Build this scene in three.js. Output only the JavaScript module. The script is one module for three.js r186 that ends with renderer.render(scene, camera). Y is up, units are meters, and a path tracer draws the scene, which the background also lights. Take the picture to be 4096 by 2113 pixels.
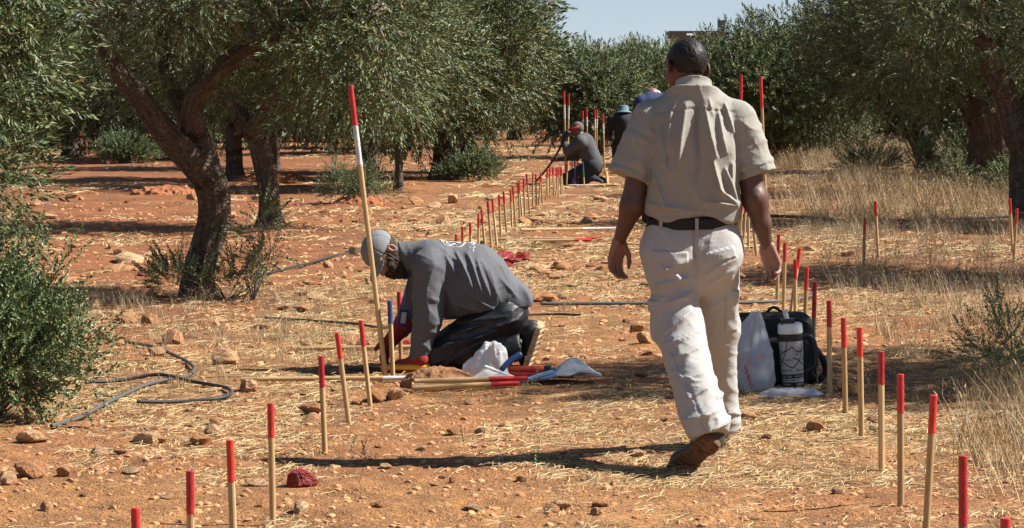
import * as THREE from 'three';
import { mergeGeometries } from 'three/addons/utils/BufferGeometryUtils.js';
import { FontLoader } from 'three/addons/loaders/FontLoader.js';
import { TextGeometry } from 'three/addons/geometries/TextGeometry.js';

// ---------- camera, sky, sun, exposure ----------
const scene = new THREE.Scene();
const camera = new THREE.PerspectiveCamera(10.845, 1024 / 528, 0.5, 3000);
camera.position.set(0, 1.52, 0);
camera.rotation.x = -0.0634;

const skyW = 512, skyH = 256, skyData = new Float32Array(skyW * skyH * 4);
for (let j = 0; j < skyH; j++) {
  const el = (j / (skyH - 1) - 0.5) * Math.PI, s = Math.max(0, Math.sin(el)), a = Math.pow(s, 0.3);
  const mix = (p, q) => p + (q - p) * a;
  for (let i = 0; i < skyW; i++) {
    const k = (j * skyW + i) * 4;
    skyData[k] = mix(0.37, 0.015); skyData[k + 1] = mix(0.435, 0.04); skyData[k + 2] = mix(0.465, 0.10); skyData[k + 3] = 1;
  }
}
const sky = new THREE.DataTexture(skyData, skyW, skyH, THREE.RGBAFormat, THREE.FloatType);
sky.mapping = THREE.EquirectangularReflectionMapping; sky.magFilter = THREE.LinearFilter; sky.minFilter = THREE.LinearFilter; sky.needsUpdate = true;
scene.background = sky; scene.environment = sky;

const sun = new THREE.DirectionalLight(new THREE.Color(1, 0.955, 0.885), 5.0);
const SUN = new THREE.Vector3(1.72, 1.72, -0.14).normalize();
sun.target.position.set(0, 0, -25); sun.position.copy(sun.target.position).addScaledVector(SUN, 60);
sun.castShadow = true; sun.shadow.mapSize.set(4096, 4096); sun.shadow.radius = 1;
Object.assign(sun.shadow.camera, { left: -35, right: 35, top: 35, bottom: -35, near: 1, far: 160 });
scene.add(sun, sun.target);

const renderer = new THREE.WebGLRenderer({ antialias: true });
renderer.setSize(1024, 528);
renderer.toneMapping = THREE.LinearToneMapping;
renderer.toneMappingExposure = 2.12;
renderer.shadowMap.enabled = true;

// ---------- measured positions in metres: [x, z, lean, height of top] ----------
const LEFT_ROW= [[-0.984, -7.226, -0.002, 0.421], [-0.924, -7.936, -0.001, 0.42], [-0.869, -8.638, -0.013, 0.42], [-0.837, -9.66, -0.006, 0.419], [-0.776, -11.478, -0.016, 0.408], [-0.733, -12.442, -0.052, 0.42], [-0.681, -13.291, -0.044, 0.404], [-0.616, -15.341, -0.01, 0.391], [-0.478, -23.993, -0.004, 0.256], [-0.441, -24.927, -0.006, 0.275], [-0.376, -25.208, -0.004, 0.297], [-0.307, -25.494, -0.001, 0.361], [-0.248, -25.714, -0.035, 0.392], [-0.188, -25.67, -0.036, 0.472], [-0.143, -26.504, -0.045, 0.462], [-0.113, -28.045, -0.018, 0.44], [-0.053, -28.545, -0.035, 0.454], [0.001, -29.56, -0.016, 0.434], [0.043, -29.955, -0.035, 0.458], [0.089, -31.27, -0.021, 0.455], [0.12, -31.869, -0.039, 0.456], [0.154, -32.824, -0.017, 0.448], [0.218, -33.535, -0.044, 0.479], [0.271, -35.95, -0.001, 0.419], [0.314, -35.893, -0.009, 0.408], [0.346, -35.893, 0.026, 0.422], [0.401, -36.24, -0.026, 0.41], [0.462, -37.542, 0.016, 0.425], [0.493, -37.954, -0.008, 0.41], [0.524, -38.278, -0.003, 0.428], [0.59, -38.773, -0.027, 0.415], [0.617, -39.076, -0.04, 0.387], [0.632, -39.178, -0.008, 0.393], [0.66, -39.697, -0.0, 0.389], [0.702, -39.628, -0.016, 0.388], [0.728, -39.98, -0.019, 0.378], [0.838, -42.796, 0.014, 0.344], [1.016, -47.197, -0.013, 0.268], [1.056, -47.952, -0.008, 0.264], [1.14, -49.264, -0.009, 0.245], [1.18, -49.535, -0.014, 0.238]] ;
const RIGHT_ROW= [[1.23, -6.84, -0.007, 0.454], [1.291, -7.876, -0.006, 0.472], [1.404, -9.357, 0.022, 0.481], [1.413, -10.029, -0.006, 0.483], [1.479, -11.055, -0.006, 0.468], [1.514, -11.975, -0.012, 0.484], [1.54, -12.774, -0.013, 0.46], [1.568, -13.652, -0.007, 0.472], [1.696, -15.614, 0.008, 0.429], [1.779, -16.86, 0.012, 0.426], [1.825, -17.858, -0.003, 0.415], [1.873, -18.645, 0.059, 0.442], [1.848, -18.878, 0.008, 0.466], [1.91, -19.984, 0.009, 0.464], [2.004, -21.795, 0.019, 0.5], [2.261, -27.579, 0.025, 0.418], [2.265, -27.156, 0.021, 0.435], [2.221, -26.087, -0.002, 0.441], [2.199, -24.981, -0.049, 0.451]] ;
const SIDE_STAKES= [[2.93, -23.127, 0.006, 0.437], [3.251, -24.632, -0.032, 0.515], [4.569, -25.339, -0.031, 0.508], [4.422, -24.462, 0.023, 0.456]] ;
const COLOUR_STAKES= [[-0.626, -14.538, -0.016, 0.404], [0.975, -42.919, -0.008, 0.391], [1.048, -43.124, -0.003, 0.35], [1.113, -42.919, -0.021, 0.37]] ;
const TALL= [[-0.663, -14.538, -0.18, 1.53], [0.842, -43.33, -0.033, 1.465], [0.948, -47.383, 0.018, 1.419], [1.337, -52.015, -0.017, 1.083], [1.391, -51.264, -0.017, 1.148], [1.56, -52.015, -0.01, 1.105], [1.538, -50.774, 0.012, 1.122], [1.613, -48.462, -0.03, 1.065], [2.257, -27.579, 0.011, 1.646], [2.573, -28.016, -0.073, 1.632]] ;
const STONES= [[0.183, -10.029, 0.037], [0.136, -9.934, 0.027], [0.034, -10.749, 0.017], [0.517, -11.354, 0.029], [-1.584, -15.165, 0.06], [-0.959, -16.389, 0.047], [-0.901, -12.591, 0.04], [-1.303, -12.043, 0.034], [-1.322, -11.747, 0.029], [-1.324, -12.398, 0.027], [-1.404, -12.591, 0.022], [-1.55, -11.747, 0.038], [-1.506, -11.773, 0.029], [-1.595, -12.155, 0.026], [-1.931, -12.354, 0.034], [-2.049, -11.8, 0.046], [-1.925, -10.533, 0.036], [-1.87, -10.716, 0.044], [-1.744, -10.749, 0.029], [-1.489, -10.804, 0.022], [-2.305, -17.708, 0.048], [-1.389, -18.645, 0.053], [-1.566, -18.811, 0.034], [-3.389, -24.462, 0.087], [-3.288, -23.127, 0.069], [-1.308, -13.741, 0.039], [-0.661, -13.426, 0.033], [-0.576, -13.46, 0.04], [0.373, -22.253, 0.045], [0.17, -22.877, 0.078], [0.271, -22.537, 0.042], [0.123, -20.527, 0.029], [0.19, -19.797, 0.065], [0.693, -20.85, 0.036], [0.375, -20.136, 0.032], [-0.262, -37.387, 0.053], [-0.357, -34.701, 0.055], [-0.139, -33.498, 0.043], [-0.379, -42.807, 0.055], [-0.647, -38.057, 0.049], [0.539, -30.167, 0.034], [0.744, -34.929, 0.035], [1.279, -42.635, 0.073], [0.221, -22.73, 0.055], [0.404, -23.127, 0.053], [0.722, -23.027, 0.039], [0.808, -24.018, 0.034], [2.756, -25.645, 0.04], [3.018, -24.981, 0.046], [2.976, -27.296, 0.027], [3.227, -26.949, 0.031], [-0.967, -10.533, 0.027], [-0.127, -12.113, 0.026], [-0.259, -12.183, 0.023], [-0.05, -12.325, 0.019], [-0.134, -9.982, 0.024], [-1.993, -16.389, 0.054], [-2.577, -16.596, 0.059], [-1.593, -17.416, 0.032], [-1.111, -31.324, 0.045], [-2.119, -31.324, 0.058], [-1.678, -32.774, 0.042], [-6.027, -38.057, 0.054], [-0.764, -29.172, 0.033], [-0.207, -13.341, 0.017], [-1.482, -13.092, 0.021], [0.628, -14.741, 0.019], [1.221, -10.326, 0.019], [0.785, -13.6, 0.019], [-2.315, -16.339, 0.035], [0.299, -9.795, 0.017], [-1.7, -11.39, 0.024], [-1.663, -9.888, 0.025], [-1.271, -10.176, 0.017], [-0.471, -9.982, 0.019], [-0.382, -11.643, 0.018], [-0.882, -13.868, 0.024], [-1.011, -13.6, 0.019]] ;
const RED_STONES= [[-0.808, -10.533, 0.059], [0.007, -23.749, 0.078], [0.083, -24.183, 0.062], [-0.091, -24.462, 0.07], [-0.044, -23.382, 0.057], [-3.007, -22.633, 0.052], [-0.623, -16.09, 0.046], [0.818, -41.797, 0.027], [0.26, -34.929, 0.035]] ;
// ---------- helpers ----------
const V = (x, y, z) => new THREE.Vector3(x, y, z);
function rng(seed) { let a = seed >>> 0; return () => { a = (a + 0x6D2B79F5) | 0; let t = Math.imul(a ^ (a >>> 15), 1 | a); t = (t + Math.imul(t ^ (t >>> 7), 61 | t)) ^ t; return ((t ^ (t >>> 14)) >>> 0) / 4294967296; }; }
function h3(x, y, z) { let n = Math.imul(x, 374761393) + Math.imul(y, 668265263) + Math.imul(z, 2147483647 ^ 0x5bd1e995); n = Math.imul(n ^ (n >>> 13), 1274126177); return ((n ^ (n >>> 16)) >>> 0) / 4294967296; }
function noise(x, y, z = 0) {               // value noise, -1..1
  const xi = Math.floor(x), yi = Math.floor(y), zi = Math.floor(z);
  let u = x - xi, v = y - yi, w = z - zi; u = u * u * (3 - 2 * u); v = v * v * (3 - 2 * v); w = w * w * (3 - 2 * w);
  const L = (a, b, t) => a + (b - a) * t;
  return 2 * L(L(L(h3(xi, yi, zi), h3(xi + 1, yi, zi), u), L(h3(xi, yi + 1, zi), h3(xi + 1, yi + 1, zi), u), v),
    L(L(h3(xi, yi, zi + 1), h3(xi + 1, yi, zi + 1), u), L(h3(xi, yi + 1, zi + 1), h3(xi + 1, yi + 1, zi + 1), u), v), w) - 1;
}
const fbm = (x, y, z = 0, o = 4) => { let s = 0, a = 0.5; for (let i = 0; i < o; i++) { s += a * noise(x, y, z); x = x * 2.03 + 7.1; y = y * 2.03 + 3.7; z = z * 2.03 + 1.3; a *= 0.5; } return s; };
const clamp = (v, a, b) => v < a ? a : v > b ? b : v;
const sstep = (a, b, v) => { const t = clamp((v - a) / (b - a), 0, 1); return t * t * (3 - 2 * t); };
const lerp = (a, b, t) => a + (b - a) * t;

const taken = new Map();
function numbered(n) { const k = taken.get(n) || 0; taken.set(n, k + 1); return k ? n + '_' + String(k).padStart(3, '0') : n; }
function tag(o, label, category, group) { o.userData.label = label; o.userData.category = category; if (group) o.userData.group = group; return o; }
function thing(name, label, category, pos = [0, 0, 0], group) { const g = new THREE.Group(); g.name = numbered(name); g.position.set(...pos); scene.add(g); return tag(g, label, category, group); }
function part(parent, name, geo, mat, extra) { const m = new THREE.Mesh(geo, mat); m.name = name; m.castShadow = m.receiveShadow = true; if (extra) Object.assign(m.userData, extra); parent.add(m); return m; }
function solo(name, label, category, geo, mat, pos = [0, 0, 0], group) { const m = part(scene, numbered(name), geo, mat); m.position.set(...pos); return tag(m, label, category, group); }

function std(r, g, b, rough = 0.9, o = {}) { const m = new THREE.MeshStandardMaterial({ roughness: rough, ...o }); m.color.setRGB(r, g, b); return m; }
function phys(r, g, b, rough, o = {}) { const m = new THREE.MeshPhysicalMaterial({ roughness: rough, ...o }); m.color.setRGB(r, g, b); return m; }

// grey noise texture; fn(u,v in 0..1) -> [r,g,b] 0..1 (tileable by the caller)
function tex(n, fn, srgb = true) {
  const d = new Uint8Array(n * n * 4);
  for (let j = 0; j < n; j++) for (let i = 0; i < n; i++) { const c = fn(i / n, j / n), k = (j * n + i) * 4; d[k] = clamp(c[0], 0, 1) * 255; d[k + 1] = clamp(c[1], 0, 1) * 255; d[k + 2] = clamp(c[2], 0, 1) * 255; d[k + 3] = 255; }
  const t = new THREE.DataTexture(d, n, n, THREE.RGBAFormat); t.wrapS = t.wrapT = THREE.RepeatWrapping; t.magFilter = THREE.LinearFilter; t.minFilter = THREE.LinearMipmapLinearFilter; t.generateMipmaps = true;
  if (srgb) t.colorSpace = THREE.SRGBColorSpace; t.needsUpdate = true; return t;
}
function tnoise(u, v, f, s = 0) {           // tileable value noise
  const x = u * f, y = v * f, xi = Math.floor(x), yi = Math.floor(y); let a = x - xi, b = y - yi; a = a * a * (3 - 2 * a); b = b * b * (3 - 2 * b);
  const q = (i, j) => h3(((i % f) + f) % f, ((j % f) + f) % f, s);
  return lerp(lerp(q(xi, yi), q(xi + 1, yi), a), lerp(q(xi, yi + 1), q(xi + 1, yi + 1), a), b);
}

// tapered gnarly tube along points [[x,y,z,r],...]
function tube(pts, seg = 24, rad = 10, gnarl = 0, seed = 0, uvScale = 1, cap = true) {
  const c = new THREE.CatmullRomCurve3(pts.map(p => V(p[0], p[1], p[2])), false, 'centripetal');
  const P = [], UV = [], I = []; const n = pts.length - 1;
  let N = V(1, 0, 0), len = 0, prev = null;
  for (let i = 0; i <= seg; i++) {
    const t = i / seg, p = c.getPoint(t), T = c.getTangent(t);
    N.addScaledVector(T, -N.dot(T)); if (N.lengthSq() < 1e-4) N.set(0, 0, 1).addScaledVector(T, -T.z); N.normalize();
    const B = T.clone().cross(N);
    const s = t * n, k = Math.min(n - 1, Math.floor(s)), r0 = lerp(pts[k][3], pts[k + 1][3], s - k);
    if (prev) len += p.distanceTo(prev); prev = p;
    for (let j = 0; j <= rad; j++) {
      const a = (j % rad) / rad * Math.PI * 2, ca = Math.cos(a), sa = Math.sin(a);
      let r = r0;
      if (gnarl) r *= 1 + gnarl * (0.9 * noise(ca * 1.3 + seed, sa * 1.3, len * 2.2 / Math.max(.12, r0) * .12) + 0.55 * (Math.abs(noise(ca * 3.2 + seed, sa * 3.2, len * 1.6)) * 2 - 0.6) + 0.25 * noise(ca * 7 + seed, sa * 7, len * 5));
      P.push(p.x + (N.x * ca + B.x * sa) * r, p.y + (N.y * ca + B.y * sa) * r, p.z + (N.z * ca + B.z * sa) * r);
      UV.push(j / rad * Math.max(1, Math.round(6.28 * r0 * uvScale)), len * uvScale);
    }
  }
  const w = rad + 1;
  for (let i = 0; i < seg; i++) for (let j = 0; j < rad; j++) { const a = i * w + j; I.push(a, a + 1, a + w, a + 1, a + w + 1, a + w); }
  if (cap) for (const e of [0, seg]) {
    const p = c.getPoint(e / seg), ci = P.length / 3; P.push(p.x, p.y, p.z); UV.push(0, 0);
    for (let j = 0; j < rad; j++) e ? I.push(e * w + j, e * w + j + 1, ci) : I.push(j + 1, j, ci);
  }
  const g = new THREE.BufferGeometry(); g.setAttribute('position', new THREE.Float32BufferAttribute(P, 3)); g.setAttribute('uv', new THREE.Float32BufferAttribute(UV, 2)); g.setIndex(I); g.computeVertexNormals();
  // weld the seam normals
  const nn = g.attributes.normal; for (let i = 0; i <= seg; i++) { const a = i * w, b = a + rad, x = nn.getX(a) + nn.getX(b), y = nn.getY(a) + nn.getY(b), z = nn.getZ(a) + nn.getZ(b), l = Math.hypot(x, y, z) || 1; nn.setXYZ(a, x / l, y / l, z / l); nn.setXYZ(b, x / l, y / l, z / l); }
  return g;
}
function lathe(prof, n = 20) { return new THREE.LatheGeometry(prof.map(p => new THREE.Vector2(p[0], p[1])), n); }

// ---------- distance fields and a surface-nets mesher ----------
function cap(x, y, z, a, b, r1, r2) {       // tapered capsule, a and b [x,y,z]
  const bx = b[0] - a[0], by = b[1] - a[1], bz = b[2] - a[2], px = x - a[0], py = y - a[1], pz = z - a[2];
  const t = clamp((px * bx + py * by + pz * bz) / (bx * bx + by * by + bz * bz + 1e-9), 0, 1);
  return Math.hypot(px - bx * t, py - by * t, pz - bz * t) - (r1 + (r2 - r1) * t);
}
function ell(x, y, z, c, r) {
  const a = (x - c[0]) / r[0], b = (y - c[1]) / r[1], d = (z - c[2]) / r[2], k0 = Math.hypot(a, b, d), k1 = Math.hypot(a / r[0], b / r[1], d / r[2]);
  return k1 < 1e-6 ? -Math.min(...r) : k0 * (k0 - 1) / k1;
}
const smin = (a, b, k) => { const h = Math.max(k - Math.abs(a - b), 0) / k; return Math.min(a, b) - h * h * k * 0.25; };
const smax = (a, b, k) => -smin(-a, -b, k);
function net(f, lo, hi, h, colour) {
  const nx = Math.ceil((hi[0] - lo[0]) / h) + 1, ny = Math.ceil((hi[1] - lo[1]) / h) + 1, nz = Math.ceil((hi[2] - lo[2]) / h) + 1;
  const val = new Float32Array(nx * ny * nz), id = (i, j, k) => (k * ny + j) * nx + i;
  const B = 4;
  for (let k = 0; k < nz; k += B) for (let j = 0; j < ny; j += B) for (let i = 0; i < nx; i += B) {
    const c = f(lo[0] + (i + 1.5) * h, lo[1] + (j + 1.5) * h, lo[2] + (k + 1.5) * h), skip = Math.abs(c) > 8 * h + 0.02;
    for (let kk = k; kk < Math.min(nz, k + B); kk++) for (let jj = j; jj < Math.min(ny, j + B); jj++) for (let ii = i; ii < Math.min(nx, i + B); ii++)
      val[id(ii, jj, kk)] = skip ? c : f(lo[0] + ii * h, lo[1] + jj * h, lo[2] + kk * h);
  }
  const vid = new Int32Array(nx * ny * nz).fill(-1), P = [], I = [];
  const E = [[0, 1], [2, 3], [4, 5], [6, 7], [0, 2], [1, 3], [4, 6], [5, 7], [0, 4], [1, 5], [2, 6], [3, 7]];
  const q = new Float32Array(8);
  for (let k = 0; k < nz - 1; k++) for (let j = 0; j < ny - 1; j++) for (let i = 0; i < nx - 1; i++) {
    let m = 0; for (let c = 0; c < 8; c++) { q[c] = val[id(i + (c & 1), j + ((c >> 1) & 1), k + (c >> 2))]; if (q[c] < 0) m |= 1 << c; }
    if (m === 0 || m === 255) continue;
    let sx = 0, sy = 0, sz = 0, n = 0;
    for (const [a, b] of E) if ((q[a] < 0) !== (q[b] < 0)) { const t = q[a] / (q[a] - q[b]); sx += (a & 1) + ((b & 1) - (a & 1)) * t; sy += ((a >> 1) & 1) + (((b >> 1) & 1) - ((a >> 1) & 1)) * t; sz += (a >> 2) + ((b >> 2) - (a >> 2)) * t; n++; }
    vid[id(i, j, k)] = P.length / 3; P.push(lo[0] + (i + sx / n) * h, lo[1] + (j + sy / n) * h, lo[2] + (k + sz / n) * h);
  }
  const quad = (a, b, c, d, flip) => { if (a < 0 || b < 0 || c < 0 || d < 0) return; flip ? I.push(a, c, b, a, d, c) : I.push(a, b, c, a, c, d); };
  for (let k = 1; k < nz - 1; k++) for (let j = 1; j < ny - 1; j++) for (let i = 1; i < nx - 1; i++) {
    const v0 = val[id(i, j, k)] < 0;
    if (v0 !== (val[id(i + 1, j, k)] < 0)) quad(vid[id(i, j - 1, k - 1)], vid[id(i, j, k - 1)], vid[id(i, j, k)], vid[id(i, j - 1, k)], !v0);
    if (v0 !== (val[id(i, j + 1, k)] < 0)) quad(vid[id(i - 1, j, k - 1)], vid[id(i - 1, j, k)], vid[id(i, j, k)], vid[id(i, j, k - 1)], !v0);
    if (v0 !== (val[id(i, j, k + 1)] < 0)) quad(vid[id(i - 1, j - 1, k)], vid[id(i, j - 1, k)], vid[id(i, j, k)], vid[id(i - 1, j, k)], !v0);
  }
  const g = new THREE.BufferGeometry(); g.setAttribute('position', new THREE.Float32BufferAttribute(P, 3)); g.setIndex(I); g.computeVertexNormals();
  const UV = []; for (let i = 0; i < P.length; i += 3) UV.push(P[i] + P[i + 2] * 0.7, P[i + 1] + P[i + 2] * 0.3);
  g.setAttribute('uv', new THREE.Float32BufferAttribute(UV, 2));
  if (colour) { const C = []; for (let i = 0; i < P.length; i += 3) C.push(...colour(P[i], P[i + 1], P[i + 2])); g.setAttribute('color', new THREE.Float32BufferAttribute(C, 3)); }
  return g;
}
// move a geometry built in a local frame: columns right, up, forward, then origin
function frame(g, o, up, fwd) { const y = V(...up).normalize(), z = V(...fwd); z.addScaledVector(y, -z.dot(y)).normalize(); const x = y.clone().cross(z); g.applyMatrix4(new THREE.Matrix4().makeBasis(x, y, z).setPosition(...o)); return g; }
const uvless = (g) => g;

// ---------- ground ----------
const furrow = (x, z) => { const m = sstep(-1.2, -2.8, x + 0.04 * (z + 20)) * sstep(-19, -23, z); return m; };
function groundY(x, z) {
  const near = sstep(60, 20, -z);
  let h = 0.035 * fbm(x * 0.45, z * 0.45, 3, 3);
  h += near * (0.018 * fbm(x * 3.1, z * 3.1, 9, 3) + 0.024 * Math.max(0, fbm(x * 9, z * 9, 4, 3) - 0.05));
  h += furrow(x, z) * (0.05 * fbm(x * 0.9, z * 1.9, 11, 3) + 0.02 * fbm(x * 5, z * 5, 2, 2));
  return h;
}
function bare(x, z) {                        // 1 = bare red soil, 0 = covered with dry straw
  const lane = Math.exp(-Math.pow((x - (-0.42 + 0.05 * (-z - 12))) / 0.36, 2)) * sstep(-19, -12, z);
  const n = fbm(x * 0.55 + 3, z * 0.42, 1, 4);
  const left = sstep(-1.0, -1.6, x) * sstep(-13.6, -12.0, z) * 0.45;
  return clamp(lane * 1.3 + left + sstep(0.0, 0.28, n) * 0.8 + furrow(x, z) * 0.55, 0, 1);
}
{
  const axis = (segs) => { const a = []; for (const [s, e, d] of segs) { const n = Math.max(1, Math.round((e - s) / d)); for (let i = 0; i < n; i++) a.push(s + (e - s) * i / n); } a.push(segs[segs.length - 1][1]); return a; };
  const grow = (s, e, n) => { const o = []; for (let i = 0; i < n; i++) { const a = s * Math.pow(e / s, i / n), b = s * Math.pow(e / s, (i + 1) / n); o.push([a, b, b - a]); } return o; };
  const xr = [...grow(14, 900, 30)], neg = xr.map(([a, b]) => [-b, -a, b - a]).reverse();
  const xs = axis([...neg, [-14, -5, 0.2], [-5, -2.6, 0.06], [-2.6, 2.4, 0.03], [2.4, 6, 0.06], [6, 14, 0.2], ...xr]);
  const zs = axis([[-30, 5, 2], [5, 8.5, 0.2], [8.5, 20, 0.036], [20, 42, 0.085], [42, 80, 0.35], ...grow(80, 1500, 34)]);
  const P = [], C = [], UV = [], I = [], w = xs.length;
  for (const d of zs) for (const x of xs) {
    const z = -d; P.push(x, groundY(x, z), z); UV.push(x / 1.7, z / 1.7);
    const b = bare(x, z), v = 0.85 + 0.3 * fbm(x * 1.3, z * 1.3, 8, 3) + 0.12 * noise(x * 11, z * 11, 2), f = sstep(15, 60, d);
    const red = clamp(0.75 * sstep(-0.9, -2.4, x + 0.02 * (d - 12)) * sstep(12, 17, d) + 0.55 * sstep(16, 24, d) + 0.5 * sstep(0.05, 0.4, fbm(x * 0.7 + 8, z * 0.6, 14, 3)), 0, 1);
    C.push(lerp(lerp(0.52, 0.5, b), 0.43, red) * v, lerp(lerp(0.27, 0.225, b), 0.15, red) * v, lerp(lerp(0.105, 0.07, b), 0.045, red) * v);
  }
  for (let j = 0; j < zs.length - 1; j++) for (let i = 0; i < w - 1; i++) { const a = j * w + i; I.push(a, a + 1, a + w, a + 1, a + w + 1, a + w); }
  const g = new THREE.BufferGeometry(); g.setAttribute('position', new THREE.Float32BufferAttribute(P, 3)); g.setAttribute('uv', new THREE.Float32BufferAttribute(UV, 2)); g.setAttribute('color', new THREE.Float32BufferAttribute(C, 3)); g.setIndex(I); g.computeVertexNormals();
  const soil = tex(1024, (u, v) => { const a = tnoise(u, v, 16, 1) * 0.3 + tnoise(u, v, 64, 2) * 0.3 + tnoise(u, v, 256, 3) * 0.25 + tnoise(u, v, 512, 5) * 0.15; const s = 0.66 + 0.5 * (a - 0.25), p = tnoise(u, v, 200, 7) > 0.86 ? 0.12 : 0; return [s + p, s + p * .9, s + p * .8]; });
  const bump = tex(1024, (u, v) => { const a = tnoise(u, v, 32, 11) * 0.3 + tnoise(u, v, 96, 12) * 0.35 + tnoise(u, v, 300, 13) * 0.35; return [a, a, a]; }, false);
  const m = new THREE.MeshStandardMaterial({ vertexColors: true, map: soil, bumpMap: bump, bumpScale: 0.02, roughness: 0.97 });
  const o = part(scene, 'ground', g, m); o.userData.kind = 'structure';
}
// ---------- olive trees and shrubs ----------
const barkMap = tex(512, (u, v) => { const a = tnoise(u, v * 0.25 + 0, 24, 1) * 0.35 + tnoise(u, v, 64, 2) * 0.35 + tnoise(u, v, 160, 4) * 0.3; const s = 0.45 + 0.75 * (a - 0.2); return [s, s * 0.97, s * 0.93]; });
const barkBump = tex(512, (u, v) => { const r = Math.abs(tnoise(u, v, 12, 21) - 0.5) * 2, q = Math.abs(tnoise(u, v, 30, 22) - 0.5) * 2, a = r * 0.5 + q * 0.3 + tnoise(u, v, 96, 23) * 0.2; return [a, a, a]; }, false);
const bark = std(0.25, 0.195, 0.145, 0.95, { map: barkMap, bumpMap: barkBump, bumpScale: 0.05 });
const twigBark = std(0.2, 0.16, 0.12, 0.9);
const leafMat = new THREE.MeshStandardMaterial({ vertexColors: true, roughness: 0.55, side: THREE.DoubleSide });
const bushMat = new THREE.MeshStandardMaterial({ vertexColors: true, roughness: 0.5, side: THREE.DoubleSide });

// a sprig: thin stem with lance-shaped leaves
function sprig(seed, len, nLeaf, lLen, lWid, tones, fold = true) {
  const R = rng(seed), P = [], C = [], I = [];
  const tri = (a, b, c, col) => { const i = P.length / 3; P.push(...a, ...b, ...c); for (let k = 0; k < 3; k++) C.push(...col); I.push(i, i + 1, i + 2); };
  const bend = (R() - 0.5) * 0.5, stem = (t) => [Math.sin(t * 2) * bend * len * t, len * t, (R() - 0.5) * 0.004 - 0.12 * len * t * t];
  let prev = stem(0);
  for (let s = 1; s <= 4; s++) { const p = stem(s / 4), w = 0.0022 * (1.3 - s / 4); tri([prev[0] - w, prev[1], prev[2]], [prev[0] + w, prev[1], prev[2]], [p[0], p[1], p[2]], [0.13, 0.1, 0.06]); prev = p; }
  for (let i = 0; i < nLeaf; i++) {
    const t = 0.12 + 0.88 * (i + R() * 0.6) / nLeaf, b = stem(Math.min(1, t)), az = (i % 2 ? Math.PI : 0) + (Math.floor(i / 2) % 2) * 1.57 + (R() - 0.5) * 1.3, open = lerp(1.15, 0.35, t) + (R() - 0.5) * 0.5;
    const d = [Math.cos(az) * Math.sin(open), Math.cos(open), Math.sin(az) * Math.sin(open)];
    const D = V(...d).normalize(), S = V(-Math.sin(az) + (R() - 0.5) * 0.8, (R() - 0.5) * 0.5, Math.cos(az) + (R() - 0.5) * 0.8); S.addScaledVector(D, -S.dot(D)).normalize();
    const N = D.clone().cross(S), L = lLen * (0.7 + 0.5 * R()), W = lWid * (0.75 + 0.5 * R()), col = tones[Math.floor(R() * tones.length)], v = 0.8 + 0.4 * R(), cc = col.map(q => q * v);
    const pt = (a, s, n) => [b[0] + D.x * L * a + S.x * W * s + N.x * L * n, b[1] + D.y * L * a + S.y * W * s + N.y * L * n, b[2] + D.z * L * a + S.z * W * s + N.z * L * n];
    const p0 = pt(0, 0, 0), pl = pt(0.5, 0.5, 0.05), pr = pt(0.5, -0.5, 0.05), p1 = pt(1, 0, -0.1), pm = pt(0.5, 0, 0);
    if (fold) { tri(p0, pl, pm, cc); tri(pl, p1, pm, cc); tri(p0, pm, pr, cc); tri(pm, p1, pr, cc); } else { tri(p0, pl, p1, cc); tri(p0, p1, pr, cc); }
  }
  const g = new THREE.BufferGeometry(); g.setAttribute('position', new THREE.Float32BufferAttribute(P, 3)); g.setAttribute('color', new THREE.Float32BufferAttribute(C, 3)); g.setIndex(I); g.computeVertexNormals();
  return g;
}
const oliveTones = [[0.07, 0.118, 0.034], [0.056, 0.1, 0.029], [0.088, 0.14, 0.043], [0.046, 0.078, 0.026], [0.11, 0.16, 0.052], [0.062, 0.105, 0.033], [0.16, 0.205, 0.1], [0.2, 0.24, 0.14], [0.135, 0.182, 0.075], [0.19, 0.175, 0.045]];
const bushTones = [[0.09, 0.14, 0.05], [0.07, 0.115, 0.04], [0.12, 0.175, 0.07], [0.16, 0.21, 0.1]];
const OLIVE = [1, 2, 3].map(s => sprig(s * 17, 0.26, 20, 0.058, 0.0135, oliveTones));
const OLIVE_FAR = [4, 5].map(s => sprig(s * 23, 0.34, 20, 0.085, 0.024, oliveTones, false));
const BUSH = [1, 2].map(s => sprig(s * 41, 0.2, 22, 0.03, 0.0125, bushTones));

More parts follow.
